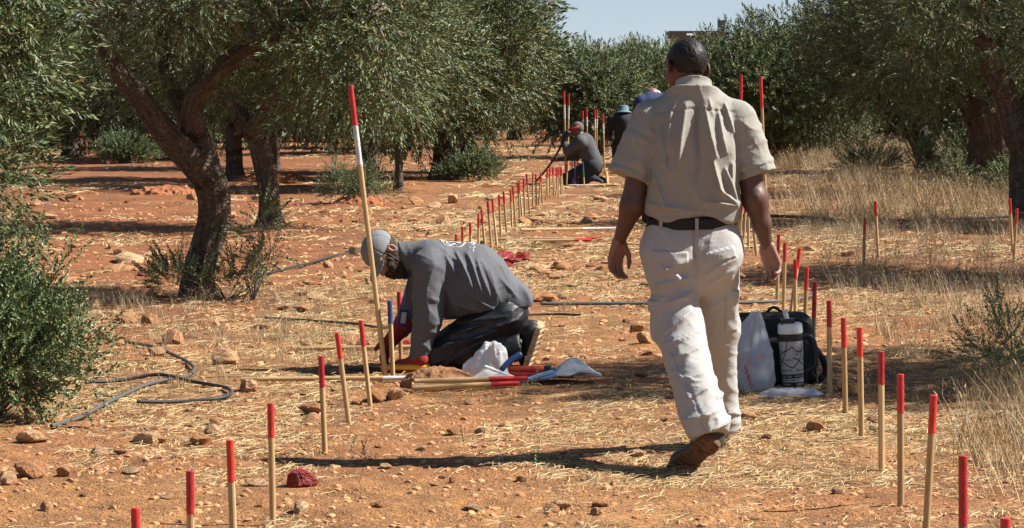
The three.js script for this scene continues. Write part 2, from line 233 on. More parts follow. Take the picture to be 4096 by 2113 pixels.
// scatter sprigs in clumps over the outer part of a set of ellipsoids
function crown(parent, name, protos, mat, blobs, nClump, perClump, clumpR, scale, seed, up = 0.35, vivid = 1) {
  const R = rng(seed), vol = blobs.map(b => Math.pow(b[3] * b[4] * b[5], 2 / 3)), tot = vol.reduce((a, b) => a + b, 0);
  const lists = protos.map(() => []);
  const rd = () => { const z = R() * 2 - 1, a = R() * 6.2832, s = Math.sqrt(1 - z * z); return V(s * Math.cos(a), z, s * Math.sin(a)); };
  const M = new THREE.Matrix4(), Q = new THREE.Quaternion(), Y = V(0, 1, 0);
  const centres = [];
  for (let c = 0; c < nClump; c++) {
    let k = 0, u = R() * tot; while (u > vol[k] && k < blobs.length - 1) { u -= vol[k]; k++; }
    const b = blobs[k], dir = rd(), rr = R() < 0.72 ? 0.78 + 0.24 * R() : 0.3 + 0.5 * R();
    const lump = 1 + 0.3 * noise(dir.x * 2.6 + seed, dir.y * 2.6, dir.z * 2.6);
    const ctr = V(b[0] + dir.x * b[3] * rr * lump, b[1] + dir.y * b[4] * rr * lump, b[2] + dir.z * b[5] * rr * lump); centres.push([ctr, dir, b]);
    const cr = clumpR * (0.6 + 0.8 * R()), tint = vivid * (0.8 + 0.4 * R()), warm = R();
    for (let i = 0; i < perClump; i++) {
      const o = rd(), p = ctr.clone().addScaledVector(o, cr * Math.cbrt(R()) * 0.9); if (p.y < 0.1) continue;
      const d = o.clone().multiplyScalar(0.8).addScaledVector(dir, 0.7); d.y += up - 0.5 * R(); d.normalize();
      Q.setFromUnitVectors(Y, d); const s = scale * (0.75 + 0.5 * R());
      M.compose(p, Q.clone().multiply(new THREE.Quaternion().setFromAxisAngle(Y, R() * 6.28)), V(s, s, s));
      lists[Math.floor(R() * protos.length)].push([M.clone(), tint * (0.9 + 0.2 * R()), warm]);
    }
  }
  lists.forEach((l, i) => {
    const im = new THREE.InstancedMesh(protos[i], mat, l.length); im.name = name; im.castShadow = im.receiveShadow = true; im.userData.kind = 'stuff';
    const c = new THREE.Color(); l.forEach(([m, t, w], j) => { im.setMatrixAt(j, m); c.setRGB(t * (1 + 0.18 * w), t, t * (1 - 0.15 * w)); im.setColorAt(j, c); });
    parent.add(im);
  });
  return centres;
}
// thin branches running from points on the limbs towards the clumps
function twigs(parent, starts, centres, n, r0, seed) {
  const R = rng(seed), gs = [];
  for (let i = 0; i < n; i++) {
    const [c] = centres[Math.floor(R() * centres.length)]; let s = starts[0], bd = 1e9;
    for (const q of starts) { const d = Math.hypot(q[0] - c.x, q[1] - c.y, q[2] - c.z); if (d < bd) { bd = d; s = q; } }
    const mid = [lerp(s[0], c.x, 0.5) + (R() - 0.5) * 0.2, lerp(s[1], c.y, 0.5) + 0.12 * bd * (R() - 0.2), lerp(s[2], c.z, 0.5) + (R() - 0.5) * 0.2];
    gs.push(tube([[s[0], s[1], s[2], r0 * (0.7 + 0.5 * R())], [...mid, r0 * 0.6], [c.x, c.y, c.z, r0 * 0.25]], 6, 5, 0, 0, 1, false));
  }
  if (gs.length) part(parent, 'branches', mergeGeometries(gs), twigBark, { kind: 'stuff' });
}
// a whole tree from explicit trunk, limbs and crown (world coordinates, moved to the tree's base)
function oliveTree(label, o) {
  const b = o.trunk[0], T = thing('olive_tree', label, 'olive tree', [b[0], 0, b[2]], o.group);
  const L = (p) => p.map(q => [q[0] - b[0], q[1], q[2] - b[2], q[3]]);
  const tr = L(o.trunk); tr[0] = [tr[0][0], groundY(b[0], b[2]) - 0.12, tr[0][2], tr[0][3]];
  part(T, 'trunk', tube(tr, o.seg || 40, o.rad || 30, o.gnarl ?? 0.2, o.seed, 1.6), bark);
  const starts = [];
  for (const l of o.limbs) { const q = L(l); part(T, 'limb', tube(q, 22, 16, 0.14, o.seed + q[0][1] * 9, 1.6), bark); starts.push(...q.slice(2)); }
  if (!starts.length) starts.push(tr[tr.length - 1]);
  const bl = o.blobs.map(c => [c[0] - b[0], c[1], c[2] - b[2], c[3], c[4], c[5]]);
  const cs = crown(T, 'crown', o.far ? OLIVE_FAR : OLIVE, leafMat, bl, o.clumps, o.per || 9, o.clumpR || 0.26, o.scale || 1, o.seed);
  twigs(T, starts, cs, o.twigs ?? 40, o.twigR || 0.014, o.seed + 5);
  return T;
}
// an average orchard tree grown from a seed
function orchardTree(label, x, z, o = {}) {
  const R = rng(o.seed || Math.floor(x * 131 + z * 977)), s = o.size || 1, r = (o.r || 0.2) * s, lean = o.lean ?? (R() - 0.5) * 0.5, fork = (o.fork || 1.05) * s;
  const trunk = [[x, 0, z, r * 1.55], [x + lean * 0.05, 0.22, z, r * 1.08], [x + lean * 0.3, 0.55 * fork, z + (R() - 0.5) * 0.1, r * 0.95], [x + lean * 0.7, 0.85 * fork, z, r], [x + lean, fork, z, r * 0.95]];
  const limbs = [], nl = o.limbs || 3, blobs = [];
  const cr = (o.crown || 1.75) * s, cy = (o.cy || 2.15) * s, ch = (o.ch || 1.15) * s;
  for (let i = 0; i < nl; i++) {
    const a = i / nl * 6.283 + R() * 1.2, q = 0.55 + 0.3 * R();
    limbs.push([[x + lean * 0.95, fork * 0.93, z, r * 0.75], [x + lean + Math.cos(a) * cr * 0.22, fork + 0.3 * s, z + Math.sin(a) * cr * 0.22, r * 0.55], [x + lean + Math.cos(a) * cr * q * 0.65, fork + 0.75 * s, z + Math.sin(a) * cr * q * 0.65, r * 0.36], [x + lean + Math.cos(a) * cr * q, fork + 1.15 * s, z + Math.sin(a) * cr * q, r * 0.18]]);
    blobs.push([x + lean + Math.cos(a) * cr * 0.45, cy + (R() - 0.5) * 0.35 * s, z + Math.sin(a) * cr * 0.45, cr * (0.58 + 0.15 * R()), ch * (0.85 + 0.25 * R()), cr * (0.58 + 0.15 * R())]);
  }
  blobs.push([x + lean, cy + 0.25 * s, z, cr * 0.75, ch * 1.05, cr * 0.75]);
  return oliveTree(label, { trunk, limbs, blobs, seed: o.seed || Math.floor(Math.abs(x * 131 + z * 977)), far: o.far ?? true, clumps: o.clumps || 260, per: o.per || 8, clumpR: o.clumpR || 0.3, scale: o.scale || 1, twigs: o.twigs ?? 24, seg: 20, rad: 18, gnarl: 0.2, group: o.group });
}
const z4 = (p, z, dz = 0) => p.map((q, i) => [q[0], q[1], z + dz * i, q[2]]);

// the large forked olive on the left
oliveTree('large forked olive tree with thick bare limbs beside the near left bush', {
  seed: 11, trunk: z4([[-2.298, -0.017, 0.16], [-2.277, 0.141, 0.112], [-2.215, 0.372, 0.102], [-2.164, 0.602, 0.108], [-2.177, 0.775, 0.115], [-2.248, 0.947, 0.118], [-2.3, 1.04, 0.1]], -20.15), seg: 80, rad: 56, gnarl: 0.22,
  limbs: [z4([[-2.20, 0.86, 0.11], [-2.39, 1.076, 0.1], [-2.547, 1.262, 0.08], [-2.674, 1.463, 0.068], [-2.788, 1.606, 0.058], [-2.886, 1.777, 0.052], [-3.05, 2.2, 0.035]], -20.1, 0.06),
    z4([[-2.247, 0.96, 0.12], [-2.304, 1.176, 0.105], [-2.36, 1.291, 0.085], [-2.431, 1.406, 0.073], [-2.501, 1.549, 0.063], [-2.543, 1.72, 0.055], [-2.6, 2.2, 0.03]], -20.2, -0.04),
    z4([[-2.31, 1.2, 0.089], [-2.287, 1.434, 0.083], [-2.157, 1.591, 0.075], [-1.999, 1.72, 0.07], [-1.855, 1.82, 0.062], [-1.654, 1.906, 0.05], [-1.396, 2.005, 0.035], [-1.0, 2.05, 0.02]], -20.1, 0.03)],
  blobs: [[-2.9, 2.65, -20.2, 1.2, 1.0, 1.3], [-1.75, 2.55, -20.3, 0.95, 0.95, 1.25], [-1.1, 2.0, -20.1, 0.62, 0.72, 0.95], [-1.2, 2.75, -20.6, 0.7, 0.8, 0.9], [-2.1, 2.05, -20.9, 0.8, 0.5, 0.5]],
  clumps: 470, per: 10, clumpR: 0.19, scale: 0.9, twigs: 120, twigR: 0.012 });
// the tree whose branches hang into the left edge
oliveTree('nearest olive tree, its leafy branches hanging in at the left edge', {
  seed: 12, trunk: z4([[-4.1, 0, 0.3], [-4.05, 0.5, 0.22], [-4.0, 1.1, 0.2]], -14.2), limbs: [z4([[-4.0, 1.0, 0.15], [-3.7, 1.5, 0.09], [-3.2, 1.95, 0.05], [-2.7, 2.0, 0.025]], -14.2, 0.05), z4([[-4.0, 1.0, 0.15], [-4.3, 1.6, 0.09], [-4.6, 2.1, 0.05]], -14.2, -0.1)],
  blobs: [[-3.2, 2.35, -14.2, 0.95, 0.75, 0.95], [-2.95, 1.65, -14.1, 0.55, 0.62, 0.7], [-3.0, 1.15, -14.1, 0.5, 0.32, 0.5], [-4.1, 2.3, -14.2, 0.9, 0.9, 1.0], [-2.65, 1.95, -14.2, 0.42, 0.5, 0.5]],
  clumps: 480, per: 9, clumpR: 0.18, scale: 0.92, twigs: 60, twigR: 0.01 });
oliveTree('twisted olive tree with a fluted leaning trunk behind the large forked olive', {
  seed: 13, trunk: z4([[-2.66, 0, 0.17], [-2.659, 0.193, 0.108], [-2.675, 0.45, 0.098], [-2.712, 0.708, 0.1], [-2.775, 0.922, 0.108], [-2.881, 1.093, 0.105], [-2.95, 1.2, 0.12]], -30.4), gnarl: 0.24, seg: 50, rad: 36,
  limbs: [z4([[-2.85, 1.05, 0.13], [-3.1, 1.4, 0.09], [-3.5, 1.8, 0.05]], -30.4, -0.1), z4([[-2.83, 1.0, 0.12], [-2.6, 1.4, 0.09], [-2.2, 1.8, 0.05], [-1.9, 2.1, 0.03]], -30.3, 0.1)],
  blobs: [[-2.9, 2.3, -30.4, 1.5, 0.95, 1.3], [-1.75, 2.1, -30.2, 1.0, 0.9, 1.1], [-1.35, 1.75, -30, 0.6, 0.6, 0.7], [-2.2, 2.7, -30.5, 1.2, 0.8, 1.2]],
  clumps: 520, per: 9, clumpR: 0.24, scale: 1.0, twigs: 70 });
orchardTree('slim straight-trunked olive tree between the forked olive and the bushy stump', -1.67, -41, { seed: 31, r: 0.06, lean: 0.02, fork: 1.3, crown: 1.3, ch: 0.9, limbs: 3 });
orchardTree('thick dark-trunked olive tree behind the twisted olive', -4.52, -45.3, { seed: 32, r: 0.15, crown: 1.9 });
orchardTree('far olive tree with a thin upright trunk right of the twisted olive', -4.44, -52, { seed: 33, r: 0.1 });
orchardTree('olive tree with a split grey trunk above the bushy stump', -2.2, -42.6, { seed: 34, r: 0.16, lean: 0.05, crown: 1.7 });
orchardTree('broad olive tree with a massive dark trunk left of the far kneeling worker', -1.1, -46.3, { seed: 35, r: 0.24, lean: 0.0, crown: 1.6, cy: 2.3, ch: 1.35, clumps: 420, limbs: 4 });
orchardTree('tall bright olive tree next to the massive dark trunk', -0.9, -49.5, { seed: 36, r: 0.18, crown: 1.25, cy: 2.1, ch: 1.3, clumps: 360 });
orchardTree('olive tree behind the far kneeling worker, tapering to the skyline', 1.75, -60, { seed: 37, r: 0.2, crown: 1.2, cy: 1.2, ch: 0.75, lean: 0, scale: 0.9, clumps: 320 });
orchardTree('dark olive tree behind the worker in the bucket hat', 3.4, -72, { seed: 38, r: 0.2, crown: 1.4, cy: 1.2, ch: 0.8, lean: 0, clumps: 320 });
orchardTree('rounded olive tree right of the walking man\'s head', 5.2, -55, { seed: 39, r: 0.2, crown: 1.7, cy: 1.5, ch: 0.9, scale: 0.85, clumps: 620, lean: 0.1 });
orchardTree('olive tree with a tall shoot, its crown against the sky right of the walking man', 6.4, -61, { seed: 40, r: 0.18, crown: 1.4, cy: 1.15, ch: 0.75, lean: 0, clumps: 320 });
orchardTree('small olive tree between the walking man and the dark trees', 6.95, -66, { seed: 41, r: 0.14, crown: 1.7, cy: 1.2, ch: 0.75 });
oliveTree('leaning olive tree at the right edge, its bent trunk nearest on that side', {
  seed: 51, trunk: z4([[5.861, 0, 0.28], [5.794, 0.415, 0.21], [5.741, 0.813, 0.188], [5.626, 1.123, 0.177], [5.52, 1.35, 0.13]], -31), gnarl: 0.2,
  limbs: [z4([[5.626, 1.1, 0.15], [5.49, 1.432, 0.146], [5.332, 1.785, 0.133], [5.217, 2.137, 0.111], [5.192, 2.488, 0.08]], -31), z4([[5.65, 1.1, 0.14], [5.8, 1.45, 0.1], [6.2, 1.75, 0.07], [6.6, 2.1, 0.04]], -31)],
  blobs: [[5.3, 2.8, -31, 1.5, 0.85, 1.4], [4.85, 2.45, -31.2, 0.85, 0.75, 1.0], [6.7, 2.6, -31, 1.2, 1.1, 1.3], [6.2, 1.9, -31.8, 1.0, 0.6, 0.8]], clumps: 470, per: 9, clumpR: 0.24, scale: 1, twigs: 60 });
oliveTree('stout old olive tree with a wide trunk beside the right-edge leaning olive', {
  seed: 52, trunk: z4([[6.7, 0, 0.4], [6.707, 0.352, 0.3], [6.691, 0.798, 0.3], [6.632, 1.131, 0.3], [6.55, 1.35, 0.2]], -39.1), gnarl: 0.22,
  limbs: [z4([[6.6, 1.1, 0.22], [6.407, 1.409, 0.2], [6.237, 1.631, 0.15], [5.8, 2.0, 0.1], [5.3, 2.3, 0.05]], -39.1), z4([[6.62, 1.1, 0.2], [7.0, 1.6, 0.15], [7.4, 2.1, 0.08]], -39.1)],
  blobs: [[6.0, 2.35, -39.2, 1.7, 1.0, 1.5], [5.5, 2.1, -39, 1.0, 1.0, 1.2], [7.3, 2.4, -39.3, 1.4, 1.1, 1.4], [5.8, 2.9, -39.3, 1.0, 0.7, 1.2]], clumps: 560, per: 9, clumpR: 0.28, scale: 1.2, twigs: 60 });
orchardTree('slanting olive tree in the tall dry grass, second trunk from the stout old olive', 7.4, -49, { seed: 53, r: 0.22, lean: -0.55, crown: 1.6, cy: 2.1, ch: 1.0, clumps: 380 });
orchardTree('far olive tree beyond the right edge behind the shaded thicket', 10.4, -59, { seed: 54, r: 0.16, lean: -0.35, crown: 1.4, cy: 1.6, ch: 0.9, clumps: 240 });
orchardTree('olive tree just outside the right edge shading the backpack', 4.9, -14.75, { seed: 55, r: 0.2, crown: 1.55, cy: 3.05, ch: 0.8, far: false, clumps: 430, per: 8, clumpR: 0.26, fork: 1.3 });
orchardTree('olive tree outside the right edge beyond the leaning olive', 8.6, -30.6, { seed: 57, r: 0.22, crown: 1.6, cy: 2.4, ch: 1.0, clumps: 420, per: 8 });
orchardTree('olive tree outside the right edge behind the shaded backpack', 5.9, -22.4, { seed: 56, r: 0.22, crown: 1.5, cy: 2.4, ch: 0.8, far: false, clumps: 420, per: 8 });
{ // rows farther back on both sides
  const R = rng(77); let i = 0;
  const where = (x, z) => x < 0 ? 'left' : 'right';
  const far = [[-7.2, -58], [-9.6, -60], [-8.6, -70], [-6.2, -69], [-11.6, -71], [-3.4, -64], [-5.2, -78], [-1.4, -70], [-8.2, -84], [-12.8, -86], [-2.6, -84], [0.2, -82], [9.2, -47], [10.2, -68], [9.0, -78], [12.5, -74], [6.4, -82], [4.4, -92], [1.9, -104], [-4.8, -98], [-9.5, -100], [-14.5, -101], [8.2, -98], [13, -95]];
  for (const [x, z] of far) {
    i++; orchardTree(`distant olive tree in the background rows ${where(x)} of the lane`, x + (R() - 0.5) * 0.6, z, { seed: 200 + i, r: 0.15 + 0.08 * R(), crown: 1.9, cy: 1.5, ch: 0.95, clumps: 200, per: 8, scale: 1.25, clumpR: 0.36, twigs: 8, group: 'olive trees in the background rows ' + where(x) + ' of the lane' });
  }
}
// shrubs
function shrub(label, x, z, blobs, clumps, o = {}) {
  const T = thing('shrub', label, 'shrub', [x, 0, z], o.group), cs = crown(T, 'foliage', o.protos || BUSH, o.mat || bushMat, blobs, clumps, o.per || 8, o.clumpR || 0.09, o.scale || 0.8, o.seed || Math.floor(Math.abs(x * 77 + z * 31)), 0.7);
  twigs(T, [[0, groundY(x, z) - 0.02, 0]], cs, o.stems || 16, o.stemR || 0.006, 9); return T;
}
shrub('dense green shrub with small leaves at the left edge, nearest the camera', -2.38, -12.7, [[-0.15, 0.4, 0, 0.36, 0.3, 0.36], [0.05, 0.26, 0.1, 0.24, 0.22, 0.28], [-0.2, 0.62, -0.05, 0.22, 0.16, 0.26], [0.16, 0.45, 0.0, 0.14, 0.14, 0.18], [0.36, 0.36, 0.1, 0.07, 0.08, 0.07], [0.02, 0.76, 0, 0.06, 0.12, 0.06], [0.26, 0.6, 0, 0.05, 0.11, 0.05], [0.42, 0.2, 0.15, 0.08, 0.06, 0.08]], 300, { stems: 50, seed: 5 });
shrub('thin leafy suckers sprouting at the base of the large forked olive', -2.05, -19.9, [[0.05, 0.12, 0, 0.2, 0.12, 0.16], [-0.25, 0.12, 0.1, 0.2, 0.12, 0.15], [0.3, 0.3, 0, 0.08, 0.14, 0.08]], 40, { stems: 16, seed: 6 });
shrub('tall wispy sucker between the forked and the twisted olive trunks', -1.85, -19.8, [[0.05, 0.5, 0, 0.08, 0.26, 0.08], [-0.05, 0.2, 0, 0.06, 0.16, 0.08]], 16, { stems: 12, seed: 7, per: 5 });
shrub('dark green bush covering the mound around the old stump', -1.95, -36.3, [[0, 0.22, 0, 0.15, 0.2, 0.15], [-0.34, 0.26, 0.2, 0.08, 0.26, 0.08], [0.24, 0.1, 0, 0.1, 0.1, 0.1]], 75, { scale: 0.75, clumpR: 0.1, seed: 8, stems: 20 });
shrub('rounded green bush on the red soil seen past the forked limbs', -7.85, -56, [[0, 0.2, 0, 0.42, 0.2, 0.35], [0.35, 0.14, 0, 0.3, 0.16, 0.3]], 200, { scale: 1.2, clumpR: 0.12, seed: 9 });
shrub('grey-green bush at the foot of the massive dark trunk', -0.55, -45.2, [[0, 0.2, 0, 0.28, 0.18, 0.25], [-0.35, 0.12, 0, 0.18, 0.1, 0.2]], 140, { scale: 0.95, clumpR: 0.12, seed: 10 });
shrub('tall green sucker bush at the slanting olive in the dry grass', 7.2, -45.5, [[0.3, 0.4, 0, 0.4, 0.35, 0.4], [-1.2, 0.22, -1, 0.4, 0.15, 0.4], [0.9, 0.35, -0.6, 0.4, 0.3, 0.4], [-0.5, 0.25, -0.4, 0.2, 0.3, 0.2]], 170, { scale: 1.1, clumpR: 0.2, seed: 14 });
shrub('leafy suckers at the base of the stout old olive', 6.5, -37.8, [[0.3, 0.25, 0, 0.25, 0.25, 0.2], [-0.5, 0.3, 0, 0.15, 0.3, 0.15]], 60, { scale: 1.0, clumpR: 0.16, seed: 15 });
shrub('leafless-looking dark weed standing in the shade right of the backpack', 2.35, -13.6, [[0, 0.2, 0, 0.09, 0.16, 0.08], [0.16, 0.14, 0.2, 0.07, 0.1, 0.07]], 26, { per: 4, scale: 0.65, stems: 18, stemR: 0.004, seed: 17 });
shrub('spindly weed at the right edge in the dry grass', 2.55, -14.3, [[0, 0.2, 0, 0.08, 0.18, 0.08], [-0.12, 0.12, 0, 0.08, 0.1, 0.08]], 26, { per: 4, scale: 0.65, stems: 18, stemR: 0.004, seed: 18 });

// ---------- loose cover on the ground ----------
function scatter(name, label, category, protos, mat, list) {
  const T = new THREE.Group(); T.name = name; T.userData = { kind: 'stuff', label, category }; scene.add(T);
  protos.forEach((p, i) => {
    const l = list.filter(e => e[2] === i), im = new THREE.InstancedMesh(p, mat, l.length); im.name = name + '_piece'; im.castShadow = im.receiveShadow = true; im.userData.kind = 'stuff';
    const c = new THREE.Color(); l.forEach((e, j) => { im.setMatrixAt(j, e[0]); c.setRGB(...e[1]); im.setColorAt(j, c); }); T.add(im);
  });
}
function strawMat(seed, n, rad, lift, tall) {     // a handful of dry stalks, lying or standing
  const R = rng(seed), P = [], C = [], I = [];
  for (let i = 0; i < n; i++) {
    const a = R() * 6.28, r = Math.sqrt(R()) * rad, x = Math.cos(a) * r, z = Math.sin(a) * r, dir = R() * 6.28, L = (tall ? 0.6 + 0.6 * R() : 0.35 + 0.9 * R()) * (tall || 0.1), w = tall ? 0.0013 + 0.0012 * R() : 0.0007 + 0.0012 * R();
    const v = 0.55 + 0.7 * R(), col = R() < 0.12 ? [0.34 * v, 0.245 * v, 0.13 * v] : [0.55 * v, 0.395 * v, 0.195 * v];
    const out = tall ? 0.25 + 0.5 * R() : 1, pts = [];
    for (let s = 0; s <= 3; s++) { const t = s / 3, b = (R() - 0.5) * (tall ? 0.25 : 0.1) * L * t; pts.push([x + Math.cos(dir) * L * t * out + Math.cos(dir + 1.57) * b, tall ? L * t * (1.05 - 0.35 * t * out) : 0.003 + lift * (R() * 0.7 + 0.3) * Math.sin(t * 3.0 + R()), z + Math.sin(dir) * L * t * out + Math.sin(dir + 1.57) * b]); }
    const sx = Math.cos(dir + 1.57) * w, sz = Math.sin(dir + 1.57) * w, i0 = P.length / 3;
    pts.forEach((p, s) => { const q = tall ? 1.1 - s / 3 * 0.8 : 1; P.push(p[0] - sx * q, p[1], p[2] - sz * q, p[0] + sx * q, p[1] + (tall ? 0 : 0.0015), p[2] + sz * q); C.push(...col, ...col); });
    for (let s = 0; s < 3; s++) { const k = i0 + s * 2; I.push(k, k + 1, k + 2, k + 1, k + 3, k + 2); }
    if (tall && R() < 0.28) { const p = pts[3], k = P.length / 3, e = 0.012 + 0.015 * R(), q = 0.004; P.push(p[0], p[1] - e, p[2], p[0] + q, p[1], p[2] + q, p[0] - q, p[1], p[2] - q, p[0] + Math.cos(dir) * e, p[1] + e, p[2] + Math.sin(dir) * e); for (let s = 0; s < 4; s++) C.push(col[0] * 1.1, col[1] * 1.05, col[2]); I.push(k, k + 1, k + 3, k, k + 3, k + 2); }
  }
  const g = new THREE.BufferGeometry(); g.setAttribute('position', new THREE.Float32BufferAttribute(P, 3)); g.setAttribute('color', new THREE.Float32BufferAttribute(C, 3)); g.setIndex(I); g.computeVertexNormals(); return g;
}
const strawMaterial = new THREE.MeshStandardMaterial({ vertexColors: true, roughness: 0.75, side: THREE.DoubleSide });
{
  const R = rng(501), list = [], tall = [], peb = [], green = [];
  const M = new THREE.Matrix4(), Q = new THREE.Quaternion(), Y = V(0, 1, 0), E = new THREE.Euler();
  const inView = (x, d) => Math.abs(x) < 0.2 * d + 0.5;
  const put = (arr, x, z, s, k, col, tilt = 0, dy = 0) => { E.set((R() - 0.5) * tilt, R() * 6.28, (R() - 0.5) * tilt); Q.setFromEuler(E); M.compose(V(x, groundY(x, z) + dy, z), Q, V(s, s, s)); arr.push([M.clone(), col, k]); };
  const band = (d0, d1, n, fn) => { for (let i = 0; i < n; i++) { const d = d0 + (d1 - d0) * Math.pow(R(), 0.85), x = (R() * 2 - 1) * (0.2 * d + 0.5); fn(x, -d, d); } };
  const drab = (x, z) => { const v = 0.72 + 0.4 * R() + 0.3 * fbm(x * 0.8, z * 0.5, 21, 3), g = 0.5 + fbm(x * 0.5 + 40, z * 0.4, 3, 2); return [v * (1 - 0.1 * g), v, v * (1 + 0.25 * g)]; };
  const tone = () => { const v = 0.82 + 0.36 * R(), w = (R() - 0.5) * 0.12; return [v * (1 + w), v, v * (1 - w)]; };
  // lying straw, thick where the soil is not bare
  for (const [d0, d1, n, s] of [[8.6, 14, 21000, 0.72], [14, 22, 21000, 0.95], [22, 36, 17000, 1.7], [36, 75, 15000, 2.8]])
    band(d0, d1, n, (x, z) => { const b = bare(x, z), p = 0.035 + 0.965 * Math.pow(1 - b, 1.4) * (0.35 + 0.65 * sstep(-0.35, 0.3, fbm(x * 2.1, z * 1.5, 5, 3))); if (R() < p * (-z < 16 ? 0.24 : 0.17) * (x < -1.2 && z < -14 ? 0.6 : 1)) put(list, x, z, s * (0.7 + 0.6 * R()), Math.floor(R() * 3), tone(), 0.12); });
  // standing dry grass: the field on the right, patches elsewhere
  band(9, 75, 60000, (x, z, d) => {
    const edge = 1.62 + 0.052 * (d - 12);
    let p = 0, s = 0.5;
    if (x > edge + 0.15) { p = 0.5 * sstep(edge + 0.1, edge + 0.9, x) * (0.3 + 0.7 * sstep(-0.2, 0.25, fbm(x * 0.9, z * 0.7, 6, 3))); s = 0.48; if (d > 24 && d < 27.5) p *= 0.35; if (d > 32) { p = 0.55 * sstep(edge + 0.3, edge + 1.2, x) * (0.35 + 0.65 * sstep(-0.15, 0.2, fbm(x * 0.9 + 5, z * 0.5, 26, 3))); s = 0.6 * (0.55 + 0.9 * sstep(-0.4, 0.4, fbm(x * 0.7, z * 0.35, 16, 3))); } if (d < 12.5) { p *= 1.4; s = 0.6; } }
    else { const t = fbm(x * 1.1 + 9, z * 0.9, 12, 3); p = 0.12 * sstep(0.1, 0.35, t) * (1 - bare(x, z)); s = 0.32; if (x < -0.8 && d > 15 && d < 21) { p += 0.12; s = 0.34; } }
    if (R() < p) put(tall, x, z, s * (0.6 + 0.7 * R()), Math.floor(R() * 3), drab(x, z), 0.35);
  });
  // low green weeds
  band(11, 48, 5200, (x, z, d) => { const t = fbm(x * 0.8 + 30, z * 0.8, 2, 3); if (R() < sstep(0.1, 0.35, t) * (x > 1.9 + 0.05 * (d - 12) ? 1 : 0.5)) put(green, x, z, 0.22 + 0.3 * R(), Math.floor(R() * 2), [1.5, 1.5, 1.6], 0.5); });
  // crumbs of soil and small pebbles
  band(8.6, 15, 9000, (x, z) => { const b = bare(x, z), s = 0.003 + 0.016 * Math.pow(R(), 3), v = 0.75 + 0.5 * R(); if (R() < 0.45 + 0.55 * b) put(peb, x, z, s, Math.floor(R() * 3), [v, v * (0.9 + 0.2 * R()), v], 0.9, -s * 0.05); });
  band(15, 36, 10000, (x, z) => { const s = 0.005 + 0.028 * Math.pow(R(), 2.6), v = 0.75 + 0.5 * R(); put(peb, x, z, s, Math.floor(R() * 3), [v, v * (0.9 + 0.2 * R()), v], 0.9, -s * 0.05); });
  scatter('dry_straw', 'loose pale straw lying over the red soil', 'straw', [1, 2, 3].map(s => strawMat(s * 7, 24, 0.15, 0.012)), strawMaterial, list);
  scatter('dry_grass', 'standing dry yellow grass, thickest in the field on the right', 'dry grass', [1, 2, 3].map(s => strawMat(s * 13, 26, 0.14, 0, 0.4)), strawMaterial, tall);
  scatter('weeds', 'scattered low grey-green weeds among the straw', 'weeds', BUSH, bushMat, green);
  scatter('pebbles', 'small crumbs of red clay and pebbles on the ground', 'pebbles', [1, 2, 3].map(s => stoneGeo(s * 5, 2)), std(0.46, 0.235, 0.11, 0.95), peb);
}
function stoneGeo(seed, detail = 2) {
  const g0 = new THREE.IcosahedronGeometry(1, detail), p = g0.attributes.position;
  const R = rng(seed * 991), ax = [1.0 + 0.7 * R(), 0.6 + 0.35 * R(), 0.9 + 0.5 * R()];
  const cuts = []; for (let i = 0; i < 9; i++) { const z = R() * 2 - 1, a = R() * 6.28, s = Math.sqrt(1 - z * z); cuts.push([s * Math.cos(a), z, s * Math.sin(a), 0.5 + 0.32 * R()]); }
  for (let i = 0; i < p.count; i++) {
    let x = p.getX(i), y = p.getY(i), z = p.getZ(i); const l = 1 + 0.16 * noise(x * 1.7 + seed * 3, y * 1.7, z * 1.7) + 0.08 * noise(x * 4 + seed, y * 4, z * 4); x *= l; y *= l; z *= l;
    for (const c of cuts) { const d = x * c[0] + y * c[1] + z * c[2] - c[3]; if (d > 0) { x -= c[0] * d * 0.9; y -= c[1] * d * 0.9; z -= c[2] * d * 0.9; } }
    p.setXYZ(i, x * ax[0], y * ax[1], z * ax[2]);
  }
  g0.computeVertexNormals();
  const uv = g0.attributes.uv; for (let i = 0; i < p.count; i++) uv.setXY(i, p.getX(i) * 0.7 + p.getZ(i) * 0.4, p.getY(i) * 0.7 + p.getZ(i) * 0.3);
  return g0;
}
// ---------- people ----------
const clothBump = (() => tex(256, (u, v) => { const a = (Math.sin(u * 402.1) + Math.sin(v * 402.1)) * 0.12 + tnoise(u, v, 40, 71) * 0.4 + tnoise(u, v, 120, 72) * 0.4; return [a, a, a]; }, false))();
const cloth = (r, g, b, o = {}) => phys(r, g, b, 0.92, { bumpMap: clothBump, bumpScale: 0.0015, sheen: 0.25, sheenRoughness: 0.6, ...o });
const skinMat = new THREE.MeshPhysicalMaterial({ vertexColors: true, roughness: 0.5, clearcoat: 0.08, clearcoatRoughness: 0.5 });
// soft ridges along strokes [x1,y1,x2,y2,width,height] drawn on a garment's side facing +z
function ridges(list, x, y) {
  let s = 0;
  for (const [x1, y1, x2, y2, w, h] of list) {
    const bx = x2 - x1, by = y2 - y1, t = clamp(((x - x1) * bx + (y - y1) * by) / (bx * bx + by * by), 0, 1), d = Math.hypot(x - x1 - bx * t, y - y1 - by * t) / w;
    if (d < 2.2) s += h * Math.exp(-1.7 * (Math.sqrt(d * d + 0.05) - 0.22)) * (0.35 + 0.65 * Math.sin(Math.PI * (0.12 + 0.8 * t)));
  }
  return s;
}
function wrinkle(u, v, w) { const a = 1 - Math.abs(noise(u + 0.7 * noise(u * 0.6, v * 0.6, w), v, w)), b = 1 - Math.abs(noise(u * 2.1 + 5, v * 1.7, w + 3)); return a * a * a * a + 0.45 * b * b * b * b; } // sharp-crested creases
